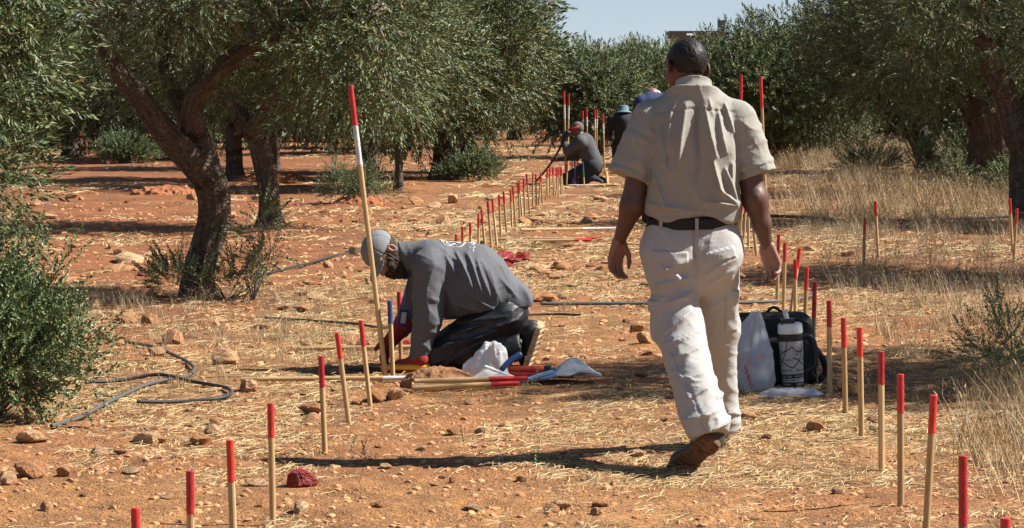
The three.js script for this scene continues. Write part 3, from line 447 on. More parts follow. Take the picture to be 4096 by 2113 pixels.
// head in its own frame: y up, z forward, origin at the middle of the head
function headField(x, y, z, ears = true) {
  let d = ell(x, y, z, [0, 0.035, -0.012], [0.076, 0.088, 0.098]);
  d = smin(d, ell(x, y, z, [0, -0.03, 0.022], [0.062, 0.075, 0.07]), 0.04);
  d = smin(d, ell(x, y, z, [0, -0.088, 0.05], [0.034, 0.03, 0.034]), 0.035);
  d = smin(d, cap(x, y, z, [0, 0.022, 0.083], [0, -0.026, 0.108], 0.010, 0.0135), 0.014);
  for (const s of [-1, 1]) {
    d = smin(d, cap(x, y, z, [s * 0.012, 0.034, 0.082], [s * 0.05, 0.032, 0.066], 0.01, 0.008), 0.014);
    d = smax(d, -ell(x, y, z, [s * 0.031, 0.013, 0.092], [0.019, 0.012, 0.016]), 0.014);
    d = smin(d, ell(x, y, z, [s * 0.031, 0.012, 0.071], [0.014, 0.012, 0.013]), 0.003);
    d = smin(d, ell(x, y, z, [s * 0.045, -0.018, 0.06], [0.022, 0.022, 0.02]), 0.02);
    d = smin(d, ell(x, y, z, [s * 0.012, -0.029, 0.096], [0.008, 0.008, 0.01]), 0.006);
    if (!ears) continue;
    let e = ell(x, y, z, [s * (0.08 + 0.34 * Math.max(0, 0.006 - z)), 0.002, -0.012], [0.009, 0.032, 0.02]);
    e = smax(e, -ell(x, y, z, [s * 0.1, 0.005, -0.011], [0.016, 0.021, 0.011]), 0.005);
    d = smin(d, e, 0.008);
  }
  d = smin(d, ell(x, y, z, [0, -0.055, 0.086], [0.024, 0.006, 0.012]), 0.008);
  d = smin(d, ell(x, y, z, [0, -0.066, 0.084], [0.02, 0.006, 0.011]), 0.008);
  return d;
}
function headColour(base) {
  return (x, y, z) => {
    const n = 0.93 + 0.14 * fbm(x * 40, y * 40, z * 40, 2);
    for (const s of [-1, 1]) { const e = Math.hypot((x - s * 0.031) / 0.013, (y - 0.012) / 0.0075, (z - 0.083) / 0.012); if (e < 1) return Math.hypot(x - s * 0.03, y - 0.012) < 0.0055 ? [0.015, 0.01, 0.008] : [0.5, 0.46, 0.42]; }
    if (z > 0.07 && Math.abs(x) < 0.026 && y < -0.048 && y > -0.074) return [base[0] * 0.85, base[1] * 0.62, base[2] * 0.6];
    return base.map(c => c * n);
  };
}
// a hand: wrist point, direction of the palm, direction towards the thumb, side the fingers curl to
function handField(w, dir, thumb, curl, s = 1, thumbOpen = 0.75, fat = 1) {
  const D = V(...dir).normalize(), S = V(...thumb); S.addScaledVector(D, -S.dot(D)).normalize(); const N = D.clone().cross(S); // bend axis S, towards side chosen by sign
  const bones = [], P = (a, b, c) => [w[0] + (D.x * a + S.x * b + N.x * c) * s, w[1] + (D.y * a + S.y * b + N.y * c) * s, w[2] + (D.z * a + S.z * b + N.z * c) * s];
  const pal = []; for (const [o, l] of [[-0.031, 0.082], [-0.011, 0.09], [0.011, 0.092], [0.031, 0.086]]) pal.push([P(0.004, o * 0.6, 0), P(l, o, 0), 0.017 * s * fat, 0.0115 * s * fat]);
  const fl = [0.78, 0.98, 1.05, 0.96], ff = [];
  [-0.031, -0.011, 0.011, 0.031].forEach((o, i) => {
    let a = 0, p = [[0.082, 0.09, 0.092, 0.086][i], o, 0]; const ch = [P(...p)];
    [0.043, 0.027, 0.021].forEach((len, k) => { a += curl[i] * [0.75, 1.05, 0.7][k]; p = [p[0] + Math.cos(a) * len * fl[i], p[1] + o * 0.06, p[2] + Math.sin(a) * len * fl[i]]; ch.push(P(...p)); });
    ff.push(ch);
  });
  const th = [P(0.018, 0.026, 0.006), P(0.052, 0.026 + 0.036 * thumbOpen, 0.014), P(0.082, 0.026 + 0.042 * thumbOpen, 0.022), P(0.105, 0.026 + 0.036 * thumbOpen, 0.03)];
  const f = (x, y, z) => {
    let d = 1e9; for (const b of pal) d = smin(d, cap(x, y, z, b[0], b[1], b[2], b[3]), 0.014 * s);
    for (const c of ff) { let e = 1e9; for (let k = 0; k < 3; k++) e = smin(e, cap(x, y, z, c[k], c[k + 1], [0.0098, 0.0088, 0.0078][k] * s * fat, [0.0088, 0.0078, 0.0068][k] * s * fat), 0.004); d = smin(d, e, 0.006 * s); }
    let t = cap(x, y, z, th[0], th[1], 0.0155 * s * fat, 0.0115 * s * fat); t = smin(t, cap(x, y, z, th[1], th[2], 0.0112 * s * fat, 0.0098 * s * fat), 0.004); t = smin(t, cap(x, y, z, th[2], th[3], 0.0098 * s * fat, 0.0075 * s * fat), 0.004);
    return smin(d, t, 0.016 * s);
  };
  const all = [w, ...ff.flat(), ...th, ...pal.map(p => p[1])], lo = [0, 1, 2].map(k => Math.min(...all.map(q => q[k])) - 0.03), hi = [0, 1, 2].map(k => Math.max(...all.map(q => q[k])) + 0.03);
  return { f, lo, hi };
}
const groundAt = (x, z) => [x, groundY(x, z), z];

// ===== the walking man =====
{
  const ox = 0.742, oz = -11.35, T = thing('person', 'man seen from behind in a beige short-sleeved shirt and light cargo trousers, walking away', 'person', [ox, 0, oz]);
  const skin = [0.105, 0.047, 0.03], palm = [0.36, 0.19, 0.13];
  // joints
  const neck = [-0.012, 1.47, -0.02], eL = [-0.252, 1.04, 0.03], wL = [-0.303, 0.893, -0.02], eR = [0.247, 1.065, 0.04], wR = [0.3, 0.873, 0.0];
  const hipL = [-0.085, 0.92, 0], knL = [-0.062, 0.53, 0.1], anL = [0.022, 0.19, 0.47], hipR = [0.085, 0.92, 0], knR = [0.11, 0.52, -0.2], anR = [0.135, 0.1, -0.4];
  const bodyF = (x, y, z) => {
    let d = cap(x, y, z * 1.7, [0, 1.3, 0], [0, 1.0, 0], 0.135, 0.14);
    d = smin(d, cap(x, y, z, [0, 1.42, -0.03], [-0.02, 1.56, -0.035], 0.066, 0.056), 0.05);
    d = smin(d, cap(x, y, z, [-0.16, 1.385, 0], [0.16, 1.385, 0], 0.04, 0.04), 0.05);
    d = smin(d, smin(cap(x, y, z, [-0.185, 1.38, 0], eL, 0.055, 0.047), cap(x, y, z, eL, wL, 0.047, 0.025), 0.03), 0.03);
    d = smin(d, smin(cap(x, y, z, [0.185, 1.38, 0], eR, 0.055, 0.049), smin(cap(x, y, z, eR, [0.276, 0.965, 0.03], 0.05, 0.038), cap(x, y, z, [0.276, 0.965, 0.03], wR, 0.038, 0.025), 0.02), 0.03), 0.03);
    d = smin(d, ell(x, y, z, [0.243, 1.075, 0.075], [0.02, 0.024, 0.018]), 0.03); // elbow point
    for (const [h, k, a] of [[hipL, knL, anL], [hipR, knR, anR]]) { d = smin(d, cap(x, y, z, h, k, 0.075, 0.05), 0.05); d = smin(d, cap(x, y, z, k, [lerp(k[0], a[0], 0.85), lerp(k[1], a[1], 0.85), lerp(k[2], a[2], 0.85)], 0.05, 0.036), 0.04); }
    return d;
  };
  const sk = (x, y, z) => { const n = 0.9 + 0.2 * fbm(x * 30, y * 30, z * 30, 3); return skin.map(c => c * n); };
  const palmC = (x, y, z) => { const n = 0.92 + 0.16 * fbm(x * 60, y * 60, z * 60, 2); return [0.26 * n, 0.125 * n, 0.083 * n]; };
  const gb = net(bodyF, [-0.36, 0.05, -0.5], [0.36, 1.64, 0.58], 0.012, sk);
  const hd = frame(net(headField, [-0.11, -0.14, -0.13], [0.11, 0.15, 0.14], 0.004, headColour(skin)), [-0.03, 1.594, -0.055], [-0.03, 0.96, -0.26], [-0.38, -0.25, -0.9]);
  const hl = handField(wL, [-0.2, -0.97, 0.0], [0.72, 0.0, -0.6], [0.42, 0.5, 0.55, 0.5], 0.95, 0.9), hr = handField(wR, [0.3, -0.95, 0.0], [-0.75, 0.0, -0.55], [-0.75, -0.7, -0.62, -0.5], 1.0, 0.5);
  const hands = [hl, hr].map(h => net(h.f, h.lo, h.hi, 0.0034, palmC));
  part(T, 'body', mergeGeometries([gb, hd, ...hands]), skinMat);
  // hair: a close-cropped cap that follows the skull
  const hair = net((x, y, z) => { const n = 0.0018 * noise(x * 150, y * 150, z * 150) + 0.001 * noise(x * 300, y * 300, z * 300); const line = -(y - 0.0) + 0.25 * z + (z > 0.02 ? (z - 0.02) * 1.6 : 0) - 0.012; return smax(headField(x, y, z, false) - 0.003 - n, smax(line - 0.008 + 0.004 * noise(x * 90, y * 90, z * 90), Math.hypot((y + 0.02) / 0.034, (z + 0.008) / 0.03) < 1 && Math.abs(x) > 0.05 ? 0.01 : -1, 0.002), 0.011); }, [-0.11, -0.06, -0.13], [0.11, 0.15, 0.14], 0.003);
  part(T, 'hair', frame(hair, [-0.03, 1.594, -0.055], [-0.03, 0.96, -0.26], [-0.38, -0.25, -0.9]), phys(0.012, 0.009, 0.008, 0.55, { specularIntensity: 0.55 }));
  // shirt
  const folds0 = [[-0.039, 1.447, -0.088, 1.183, 0.022, 0.024], [0.04, 1.436, 0.084, 1.244, 0.02, 0.022], [0.073, 1.214, 0.109, 1.079, 0.016, 0.024], [0.155, 1.21, 0.15, 1.12, 0.012, 0.014], [0.01, 1.46, -0.002, 1.165, 0.014, -0.014], [-0.135, 1.37, -0.118, 1.2, 0.012, -0.012], [-0.1, 1.42, -0.132, 1.22, 0.016, 0.017], [0.05, 1.06, 0.168, 1.042, 0.012, 0.015], [0.085, 1.12, 0.17, 1.05, 0.011, 0.016], [0.125, 1.19, 0.172, 1.06, 0.011, 0.015], [0.13, 1.455, 0.165, 1.34, 0.01, 0.014], [0.1, 1.43, 0.13, 1.26, 0.013, 0.014], [-0.17, 1.16, -0.12, 1.04, 0.014, 0.014], [-0.19, 1.05, 0.0, 1.02, 0.014, 0.01], [-0.07, 1.48, -0.1, 1.41, 0.01, 0.01], [0.06, 1.47, 0.075, 1.41, 0.01, 0.01], [-0.02, 1.16, 0.03, 1.05, 0.018, 0.009]];
  const folds = folds0.map(q => [q[0], q[1], q[2], q[3], q[4], q[5]]);
  const shirtF = (x, y, z) => {
    const up = sstep(1.22, 1.5, y), rx = lerp(0.186 + 0.014 * Math.exp(-Math.pow((y - 1.03) / 0.06, 2)), 0.1, up * up), rz = lerp(0.128, 0.105, up * up);
    let t = (Math.pow(Math.pow(Math.abs(x + 0.006) / rx, 2.9) + Math.pow(Math.abs(z - 0.012 + 0.028 * up) / rz, 2.9), 1 / 2.9) - 1) * rz;
    t = smin(t, cap(x, y, z * 1.1, [-0.155, 1.398, 0], [0.16, 1.398, 0], 0.062, 0.062), 0.05);
    t = smin(t, cap(x, y, z * 1.1, [-0.14, 1.41, 0], [-0.01, 1.475, -0.01], 0.05, 0.075), 0.04);
    t = smin(t, cap(x, y, z * 1.1, [0.145, 1.41, 0], [-0.01, 1.475, -0.01], 0.05, 0.075), 0.04);
    if (z > -0.08) { const m = sstep(-0.08, 0.0, z); t -= 1.35 * m * ridges(folds, x + 0.012 * noise(x * 9, y * 9, 3), y); const yo = y - 1.437 + 0.1 * Math.abs(x); if (Math.abs(yo) < 0.009) t += 0.005 * m * (1 - Math.abs(yo) / 0.009); if (yo > 0) t -= 0.0035 * m; }
    t -= 0.005 * fbm(x * 9 + 4, y * 4, z * 9, 2) + 0.0045 * wrinkle(x * 15 + y * 4, y * 6 - x * 3, z * 6) * (0.4 + 0.6 * sstep(-0.1, 0.3, fbm(x * 6, y * 6, 2, 2)));
    t = smax(t, 0.985 + 0.012 * Math.sin(x * 26 + 1) + 0.008 * noise(x * 14, 2, z * 14) - y, 0.018);
    t = smax(t, y - 1.512 - 0.25 * (z - 0.0), 0.01);
    for (const [sh, en, r] of [[[-0.178, 1.388, 0], [-0.272, 1.157, 0.035], 0.083], [[0.182, 1.388, 0], [0.262, 1.163, 0.035], 0.071]]) {
      let s = cap(x, y, z, sh, en, 0.076, r);
      const dx = en[0] - sh[0], dy = en[1] - sh[1], dz = en[2] - sh[2], L = Math.hypot(dx, dy, dz), a = ((x - sh[0]) * dx + (y - sh[1]) * dy + (z - sh[2]) * dz) / L;
      s -= 0.007 * wrinkle(x * 10 + y * 9, y * 14 - x * 6, z * 9) + 0.004 * fbm(x * 12, y * 12 + x * 10, z * 12, 3) + 0.006 * Math.abs(noise((y + x * 0.6) * 17, z * 9, 5)) * sstep(0, 0.08, a);
      if (Math.abs(a - L + 0.026) < 0.004) s += 0.003; 
      s = smax(s, a - L, 0.004);
      t = smin(t, s, 0.012);
    }
    return t;
  };
  const khaki = cloth(0.282, 0.268, 0.234), khaki2 = cloth(0.282, 0.268, 0.234);
  part(T, 'shirt', net(shirtF, [-0.4, 0.94, -0.2], [0.4, 1.57, 0.24], 0.0045), khaki);
  const collarF = (x, y, z) => { const cx = x + 0.002, cz = z + 0.02, r = Math.hypot(cx, cz * 1.05), h = y - 1.522 - 0.42 * cz; const R0 = 0.07 + 0.018 * sstep(0.01, -0.04, h); return smax(Math.abs(r - R0) - 0.005 - 0.001 * noise(x * 60, y * 60, z * 60), smax(h - 0.02, -h - 0.036, 0.003), 0.004); };
  part(T, 'collar', net(collarF, [-0.12, 1.4, -0.15], [0.12, 1.6, 0.12], 0.004), khaki2);
  // trousers
  const seat = [[-0.03, 0.83, -0.18, 0.76, 0.02, 0.016], [-0.15, 0.8, -0.05, 0.74, 0.018, 0.014], [-0.17, 0.72, -0.04, 0.75, 0.02, 0.018], [0.04, 0.76, 0.16, 0.83, 0.018, 0.014], [0.06, 0.72, 0.15, 0.78, 0.015, 0.012], [-0.15, 0.64, -0.02, 0.69, 0.018, 0.014], [-0.03, 0.62, -0.13, 0.54, 0.016, 0.014], [-0.12, 0.5, 0.01, 0.545, 0.014, 0.013], [-0.11, 0.44, 0.03, 0.5, 0.014, 0.012], [0.05, 0.6, 0.16, 0.66, 0.016, 0.012], [0.06, 0.5, 0.15, 0.55, 0.016, 0.014], [-0.1, 0.36, 0.03, 0.4, 0.014, 0.008], [-0.05, 0.3, 0.07, 0.36, 0.014, 0.012], [-0.06, 0.22, 0.09, 0.27, 0.013, 0.016], [-0.03, 0.16, 0.1, 0.21, 0.012, 0.015], [0.08, 0.3, 0.16, 0.34, 0.014, 0.012], [0.08, 0.2, 0.16, 0.25, 0.014, 0.014], [-0.005, 0.93, -0.005, 0.75, 0.008, -0.012]];
  const trF = (x, y, z) => {
    let d = cap(x, y, z * 1.35, [-0.012, 0.93, 0.01], [-0.012, 0.86, 0.015], 0.172, 0.186);
    let legs = 1e9;
    for (const [h, k, a, r] of [[[-0.1, 0.88, 0.01], knL, anL, 0.1], [[0.085, 0.88, 0.01], knR, anR, 0.09]]) {
      let l = smin(cap(x, y, z, h, k, 0.103, 0.087), cap(x, y, z, k, [a[0], a[1] - 0.0, a[2]], r * 0.92, 0.08), 0.05);
      const dx = a[0] - k[0], dy = a[1] - k[1], dz = a[2] - k[2], L = Math.hypot(dx, dy, dz), t = ((x - k[0]) * dx + (y - k[1]) * dy + (z - k[2]) * dz) / L;
      l -= 0.011 * sstep(0.12, L, t) * wrinkle(t * 15 + 3 * noise(x * 6, y * 6, 2), x * 5 + z * 4, 7);
      l = smax(l, a[2] > 0 ? ((x - a[0]) * 0.12 - (y - a[1]) * 0.88 + (z - a[2]) * 0.46) - 0.035 : t - L - 0.015, 0.006);
      legs = smin(legs, l, 0.012);
    }
    d = smin(d, ell(x, y, z, [-0.1, 0.845, 0.06], [0.105, 0.105, 0.1]), 0.06); d = smin(d, ell(x, y, z, [0.085, 0.845, 0.05], [0.1, 0.105, 0.1]), 0.06);
    d = smin(d, legs, 0.045);
    if (z > -0.25) d -= 1.3 * ridges(seat, x + 0.01 * noise(x * 10, y * 10, 1), y) * sstep(-0.1, 0.03, z - (y < 0.5 ? (0.5 - y) * 0.25 : 0));
    d -= 0.004 * fbm(x * 10, y * 10 + x * 7, z * 10, 3) + 0.005 * wrinkle(x * 8 + z * 5, y * 13 + x * 6, z * 7);
    // cargo pockets on the outer thighs, back pocket flaps
    const box = (cx, cy, cz, hx, hy, hz, tilt) => { const c = Math.cos(tilt), s = Math.sin(tilt), px = (x - cx) * c + (y - cy) * s, py = -(x - cx) * s + (y - cy) * c; return Math.max(Math.abs(px) - hx, Math.abs(py) - hy, Math.abs(z - cz) - hz); };
    if (y < 0.8 && y > 0.1) { const sx = x - lerp(0.02, -0.165, sstep(0.1, 0.7, y)); if (Math.abs(sx) < 0.006 && z > -0.05) d += 0.004; }
    if (Math.abs(y - 0.535 - 0.25 * x) < 0.006 && x < 0.02) d += 0.004;
    const near = Math.abs(d) < 0.03;
    if (near) {
      if (box(-0.155, 0.575, 0.06, 0.045, 0.085, 0.09, 0.1) < 0) d -= 0.013;
      if (box(-0.158, 0.645, 0.06, 0.048, 0.03, 0.095, 0.1) < 0) d -= 0.008;
      if (box(0.165, 0.6, -0.1, 0.03, 0.085, 0.1, 0) < 0) d -= 0.009;
      if (box(0.165, 0.665, -0.1, 0.033, 0.03, 0.1, 0) < 0) d -= 0.006;
      if (box(-0.105, 0.835, 0.12, 0.07, 0.025, 0.08, -0.05) < 0) d -= 0.01;
      if (box(0.1, 0.845, 0.12, 0.06, 0.022, 0.08, 0.25) < 0) d -= 0.012;
    }
    return smax(d, y - 0.968, 0.006);
  };
  part(T, 'trousers', net(trF, [-0.3, 0.03, -0.58], [0.28, 1.0, 0.62], 0.0055), cloth(0.38, 0.366, 0.35));
  const ring = (r, y, hgt, th) => (x, yy, z) => smax(Math.abs(Math.hypot(x + 0.012, (z - 0.012) * 1.36) - r) - th, Math.abs(yy - y - 0.05 * (x + 0.01) * 0.2) - hgt, 0.004);
  part(T, 'belt', net(ring(0.178, 0.968, 0.023, 0.005), [-0.23, 0.92, -0.2], [0.21, 1.02, 0.22], 0.005), std(0.006, 0.006, 0.007, 0.75));
  const loops = []; for (const a of [-0.14, 0.003, 0.152]) { const xx = a + 0.012, zz = Math.sqrt(Math.max(0, 0.188 * 0.188 - xx * xx)) / 1.36 + 0.014; loops.push([a, zz]); }
  for (const [lx, lz] of loops) { const g = new THREE.BoxGeometry(0.014, 0.07, 0.006, 2, 4, 1); const m = part(T, 'belt_loop', g, cloth(0.38, 0.366, 0.35)); m.position.set(lx, 0.958, lz); m.rotation.y = lx * 3.2; }
  // boots: built along z (toe at -z) then turned
  const bootF = (x, y, z) => {
    let d = cap(x, y, z, [0, 0.055, 0.09], [0, 0.045, -0.1], 0.043, 0.04); d = smin(d, cap(x, y, z, [0, 0.06, 0.09], [0, 0.14, 0.085], 0.045, 0.045), 0.04); d = smin(d, ell(x, y, z, [0, 0.05, -0.12], [0.05, 0.042, 0.06]), 0.03);
    d -= 0.0025 * fbm(x * 40, y * 40, z * 40, 2); return smax(d, y - 0.15, 0.01);
  };
  const outl = (z) => 0.043 + 0.009 * Math.exp(-Math.pow((z + 0.1) / 0.06, 2)) - 0.007 * Math.exp(-Math.pow((z - 0.02) / 0.05, 2));
  const soleF = (x, y, z) => { let e = Math.max(Math.abs(x) - outl(z), Math.abs(z + 0.02) - 0.155); const zz = z + 0.02; e = smax(Math.abs(x) - outl(z), Math.hypot(x * 0.9, Math.max(0, Math.abs(zz) - 0.11)) - 0.047, 0.01); let d = smax(e, Math.max(y - 0.03, -y), 0.004); const lug = (Math.abs(((z * 38) % 1 + 1) % 1 - 0.5) < 0.16 && Math.abs(x) > 0.012) || (z > 0.028 && z < 0.055); if (lug) d = Math.max(d, 0.011 - y); return d; };
  const bootG = net(bootF, [-0.08, 0, -0.2], [0.08, 0.23, 0.17], 0.006), soleG = net(soleF, [-0.08, -0.02, -0.21], [0.08, 0.05, 0.17], 0.004);
  const leather = std(0.04, 0.034, 0.027, 0.65, { bumpMap: clothBump, bumpScale: 0.001 }), soleM = std(0.13, 0.065, 0.032, 0.9);
  const put = (o, up, f) => { const b = bootG.clone(), s = soleG.clone(); frame(b, o, up, f); frame(s, o, up, f); const m = part(T, 'boot', b, leather); part(m, 'sole', s, soleM); };
  put([-0.02, 0.06, 0.435], [0.33, 0.62, -0.72], [0.52, 0.6, 0.62]);
  put([0.135, 0.004 + groundY(ox + 0.135, oz - 0.42), -0.44], [0, 1, 0], [-0.12, 0, 1]);
}
// ===== the kneeling man in grey =====
async function kneeling() {
  const ox = -0.232, oz = -15.0, gy = groundY(ox, oz), T = thing('person', 'bearded man in grey shirt and grey cap kneeling on all fours at the left stakes', 'person', [ox, gy, oz]);
  const skin = [0.38, 0.2, 0.13], sh = [-0.215, 0.56, 0.17], el = [-0.215, 0.3, 0.2], wr = [-0.275, 0.06, 0.2], sf = [-0.22, 0.56, -0.16], ef = [-0.3, 0.3, -0.2], wf = [-0.385, 0.19, -0.1];
  const HO = [-0.452, 0.622, 0.035], HU = [-0.84, 0.46, 0.28], HF = [-0.4, -0.8, 0.5];
  const bodyF = (x, y, z) => {
    let d = cap(x, y, z, [0.17, 0.36, 0], [-0.15, 0.5, 0], 0.09, 0.12);
    d = smin(d, cap(x, y, z, [-0.2, 0.58, 0], [-0.41, 0.61, 0.0], 0.075, 0.058), 0.05);
    for (const [a, b, c] of [[sh, el, wr], [sf, ef, wf]]) { d = smin(d, cap(x, y, z, a, b, 0.05, 0.042), 0.03); d = smin(d, cap(x, y, z, b, c, 0.042, 0.027), 0.02); }
    for (const s of [1, -1]) { d = smin(d, cap(x, y, z, [0.18, 0.3, s * 0.09], [-0.16, 0.1, s * 0.12], 0.06, 0.05), 0.04); d = smin(d, cap(x, y, z, [-0.16, 0.1, s * 0.12], [0.25, 0.12, s * 0.1], 0.05, 0.036), 0.03); }
    return d;
  };
  const gb = net(bodyF, [-0.6, 0.0, -0.32], [0.42, 0.8, 0.32], 0.011, () => skin);
  part(T, 'body', mergeGeometries([gb, frame(net(headField, [-0.11, -0.14, -0.13], [0.11, 0.15, 0.14], 0.0036, (x, y, z) => { const c = headColour(skin)(x, y, z), st = 0.75 * sstep(-0.02, -0.06, y) * sstep(-0.02, 0.03, z) + 0.5 * sstep(0.055, 0.075, Math.abs(x)) * sstep(0.02, -0.02, y) * sstep(-0.01, 0.01, z), n = clamp(st * (0.7 + 0.6 * noise(x * 300, y * 300, z * 300)), 0, 0.85); return c.map((v, i) => lerp(v, [0.04, 0.026, 0.018][i], n)); }), HO, HU, HF)]), skinMat);
  const dark = std(0.04, 0.026, 0.018, 0.95);
  const hair = net((x, y, z) => smax(headField(x, y, z, false) - 0.0035 - 0.002 * noise(x * 150, y * 150, z * 150), Math.max(z - 0.045 + (y < 0.035 ? (0.035 - y) * 1.2 : 0), -0.05 - y, Math.hypot((y - 0.004) / 0.036, (z + 0.012) / 0.024) < 1 ? 0.01 : -1), 0.006), [-0.11, -0.08, -0.13], [0.11, 0.15, 0.1], 0.0042);
  part(T, 'hair', frame(hair, HO, HU, HF), dark);
  const beard = net((x, y, z) => {
    const ax = Math.abs(x), top = -0.04 + 0.045 * sstep(0.04, 0.068, ax) + 0.012 * noise(x * 60, 2, z * 60);
    let d = smax(headField(x, y, z, false) - 0.004 - 0.007 * sstep(top + 0.01, top - 0.04, y), smax(y - top, -0.015 - z - (y < -0.05 ? 0.03 : 0), 0.01), 0.012);
    d = smin(d, smin(ell(x, y, z, [0, -0.1, 0.04], [0.05, 0.04, 0.048]), ell(x, y, z, [0, -0.128, 0.045], [0.036, 0.045, 0.034]), 0.03), 0.02);
    d = smin(d, cap(x, y, z, [-0.025, -0.046, 0.088], [0.025, -0.046, 0.088], 0.007, 0.007), 0.008);
    d = smax(d, -ell(x, y, z, [0, -0.06, 0.098], [0.024, 0.011, 0.02]), 0.006);
    return d - 0.005 * noise(x * 110, y * 50, z * 110) - 0.005 * noise(x * 240, y * 70, z * 240);
  }, [-0.11, -0.2, -0.03], [0.11, 0.03, 0.14], 0.0036);
  part(T, 'beard', frame(beard, HO, HU, HF), dark);
  // cap: crown, brim, seams
  const grey = cloth(0.105, 0.108, 0.118), capM = cloth(0.19, 0.2, 0.205);
  const crownF = (x, y, z) => { let d = ell(x, y, z, [0, 0.052, -0.008], [0.089, 0.088, 0.107]); d = smax(d, -(y - 0.028 - 0.12 * z), 0.006); const a = Math.atan2(x, z + 0.008), s = Math.abs(((a / Math.PI * 3 + 6) % 1) - 0.5); if (s > 0.47) d += 0.0028; return d; };
  const cp = part(T, 'cap', frame(net(crownF, [-0.12, -0.0, -0.14], [0.12, 0.16, 0.12], 0.0036), HO, HU, HF), capM);
  const brimF = (x, y, z) => { const yy = y - 0.037 + 3.0 * x * x + 0.3 * (z - 0.09), e = Math.hypot(x / 0.086, (z - 0.07) / 0.105) - 1; return smax(smax(Math.abs(yy) - 0.0035, e * 0.07, 0.004), 0.085 - z - 2.2 * x * x, 0.002); };
  part(cp, 'brim', frame(net(brimF, [-0.11, -0.03, 0.05], [0.11, 0.08, 0.2], 0.0036), HO, HU, HF), capM);
  part(cp, 'button', frame(new THREE.SphereGeometry(0.007, 10, 8).translate(0, 0.141, -0.008), HO, HU, HF), capM);
  const strap = new THREE.BoxGeometry(0.006, 0.02, 0.05).translate(0.03, 0.02, 0.17); part(cp, 'strap', frame(strap, HO, HU, HF), std(0.08, 0.085, 0.09, 0.8));
  // shirt: side view folds drawn in (x, y)
  const f2 = [[-0.12, 0.62, -0.02, 0.42, 0.014, 0.012], [-0.06, 0.64, 0.03, 0.42, 0.013, 0.014], [0.0, 0.63, 0.08, 0.42, 0.013, 0.014], [0.05, 0.6, 0.12, 0.4, 0.012, 0.012], [-0.14, 0.5, -0.08, 0.33, 0.014, 0.014], [0.11, 0.55, 0.15, 0.42, 0.012, 0.01], [0.02, 0.4, 0.14, 0.33, 0.014, 0.012], [-0.08, 0.36, 0.08, 0.31, 0.014, 0.01], [0.17, 0.5, 0.26, 0.4, 0.016, 0.008]];
  const shirtF = (x, y, z) => {
    let d = cap(x, y, z * 0.88, [0.185, 0.36, 0], [0.02, 0.5, 0], 0.145, 0.165);
    d = smin(d, cap(x, y, z * 0.86, [0.02, 0.49, 0], [-0.15, 0.53, 0], 0.165, 0.155), 0.08);
    d = smin(d, cap(x, y, z * 0.9, [0.0, 0.42, 0], [-0.08, 0.4, 0], 0.14, 0.13), 0.1);
    d = smin(d, cap(x, y, z, [-0.19, 0.585, -0.13], [-0.19, 0.585, 0.13], 0.085, 0.085), 0.07);
    d = smin(d, cap(x, y, z, [-0.24, 0.6, 0], [-0.36, 0.608, 0.005], 0.095, 0.078), 0.05);
    d = smin(d, ell(x, y, z, [0.25, 0.37, 0], [0.085, 0.075, 0.15]), 0.05);
    if (z > -0.1) d -= 1.3 * ridges(f2, x + 0.008 * noise(x * 14, y * 14, 1), y) * sstep(-0.1, 0.05, z);
    d -= 0.004 * fbm(x * 10, y * 8, z * 10, 3) + 0.007 * wrinkle(x * 13 + y * 6, y * 6 - x * 4, z * 6);
    d = smax(d, 0.305 - y - 0.62 * (x < 0 ? x * 0.25 : x) * 0 - (x < -0.02 ? -0.0 : 0) + (x > 0.02 ? (x - 0.02) * 0.12 : -(0.02 - x) * 0.35), 0.012); // hem
    d = smax(d, -(x + 0.362 + 0.3 * (y - 0.6)), 0.008);
    for (const [a, b, c, r] of [[sh, el, wr, 1], [sf, ef, wf, 1]]) {
      let s = smin(cap(x, y, z, a, b, 0.088, 0.074), cap(x, y, z, b, c, 0.073, 0.049), 0.03);
      const L = Math.hypot(c[0] - b[0], c[1] - b[1], c[2] - b[2]), t = ((x - b[0]) * (c[0] - b[0]) + (y - b[1]) * (c[1] - b[1]) + (z - b[2]) * (c[2] - b[2])) / L;
      s -= 0.008 * wrinkle(x * 9, y * 11 + x * 5, z * 9) + 0.005 * sstep(-0.15, 0.2, t) * noise(t * 16, x * 14 + z * 12, y * 6) + 0.005 * fbm(x * 14, y * 10, z * 14, 2);
      s = smax(s, t - L + 0.004, 0.006); d = smin(d, s, 0.025);
    }
    return d;
  };
  const shirtG = net(shirtF, [-0.55, 0.02, -0.34], [0.42, 0.76, 0.34], 0.006); part(T, 'shirt', shirtG, grey);
  const collarF = (x, y, z) => { const ax = -(x + 0.345 + 0.3 * (y - 0.6)), ry = y - 0.61, r = Math.hypot(ry, z); return smax(Math.abs(r - 0.07 - 0.25 * Math.abs(ax - 0.01)) - 0.005, smax(ax - 0.028, -ax - 0.02, 0.003), 0.004); };
  part(T, 'collar', net(collarF, [-0.44, 0.48, -0.13], [-0.26, 0.75, 0.13], 0.0045), grey);
  // white print on the back: outline and strokes traced over the cloth
  const onBack = (u, v) => { // u along the spine from the neck (0) to the hips (1), v across (towards the camera +)
    const px = lerp(-0.2, 0.3, u), z = v; let y = 0.76; for (let i = 0; i < 60 && shirtF(px, y, z) > 0.001; i++) y -= Math.max(0.0015, shirtF(px, y, z) * 0.7); return [px, y + 0.0012, z, 0.0022];
  };
  const strokes = []; const oval = []; for (let i = 0; i <= 26; i++) { const a = i / 26 * 6.283; oval.push([0.23 + 0.13 * Math.cos(a), 0.0 + 0.115 * Math.sin(a) + 0.012 * Math.sin(a * 3)]); } strokes.push(oval);
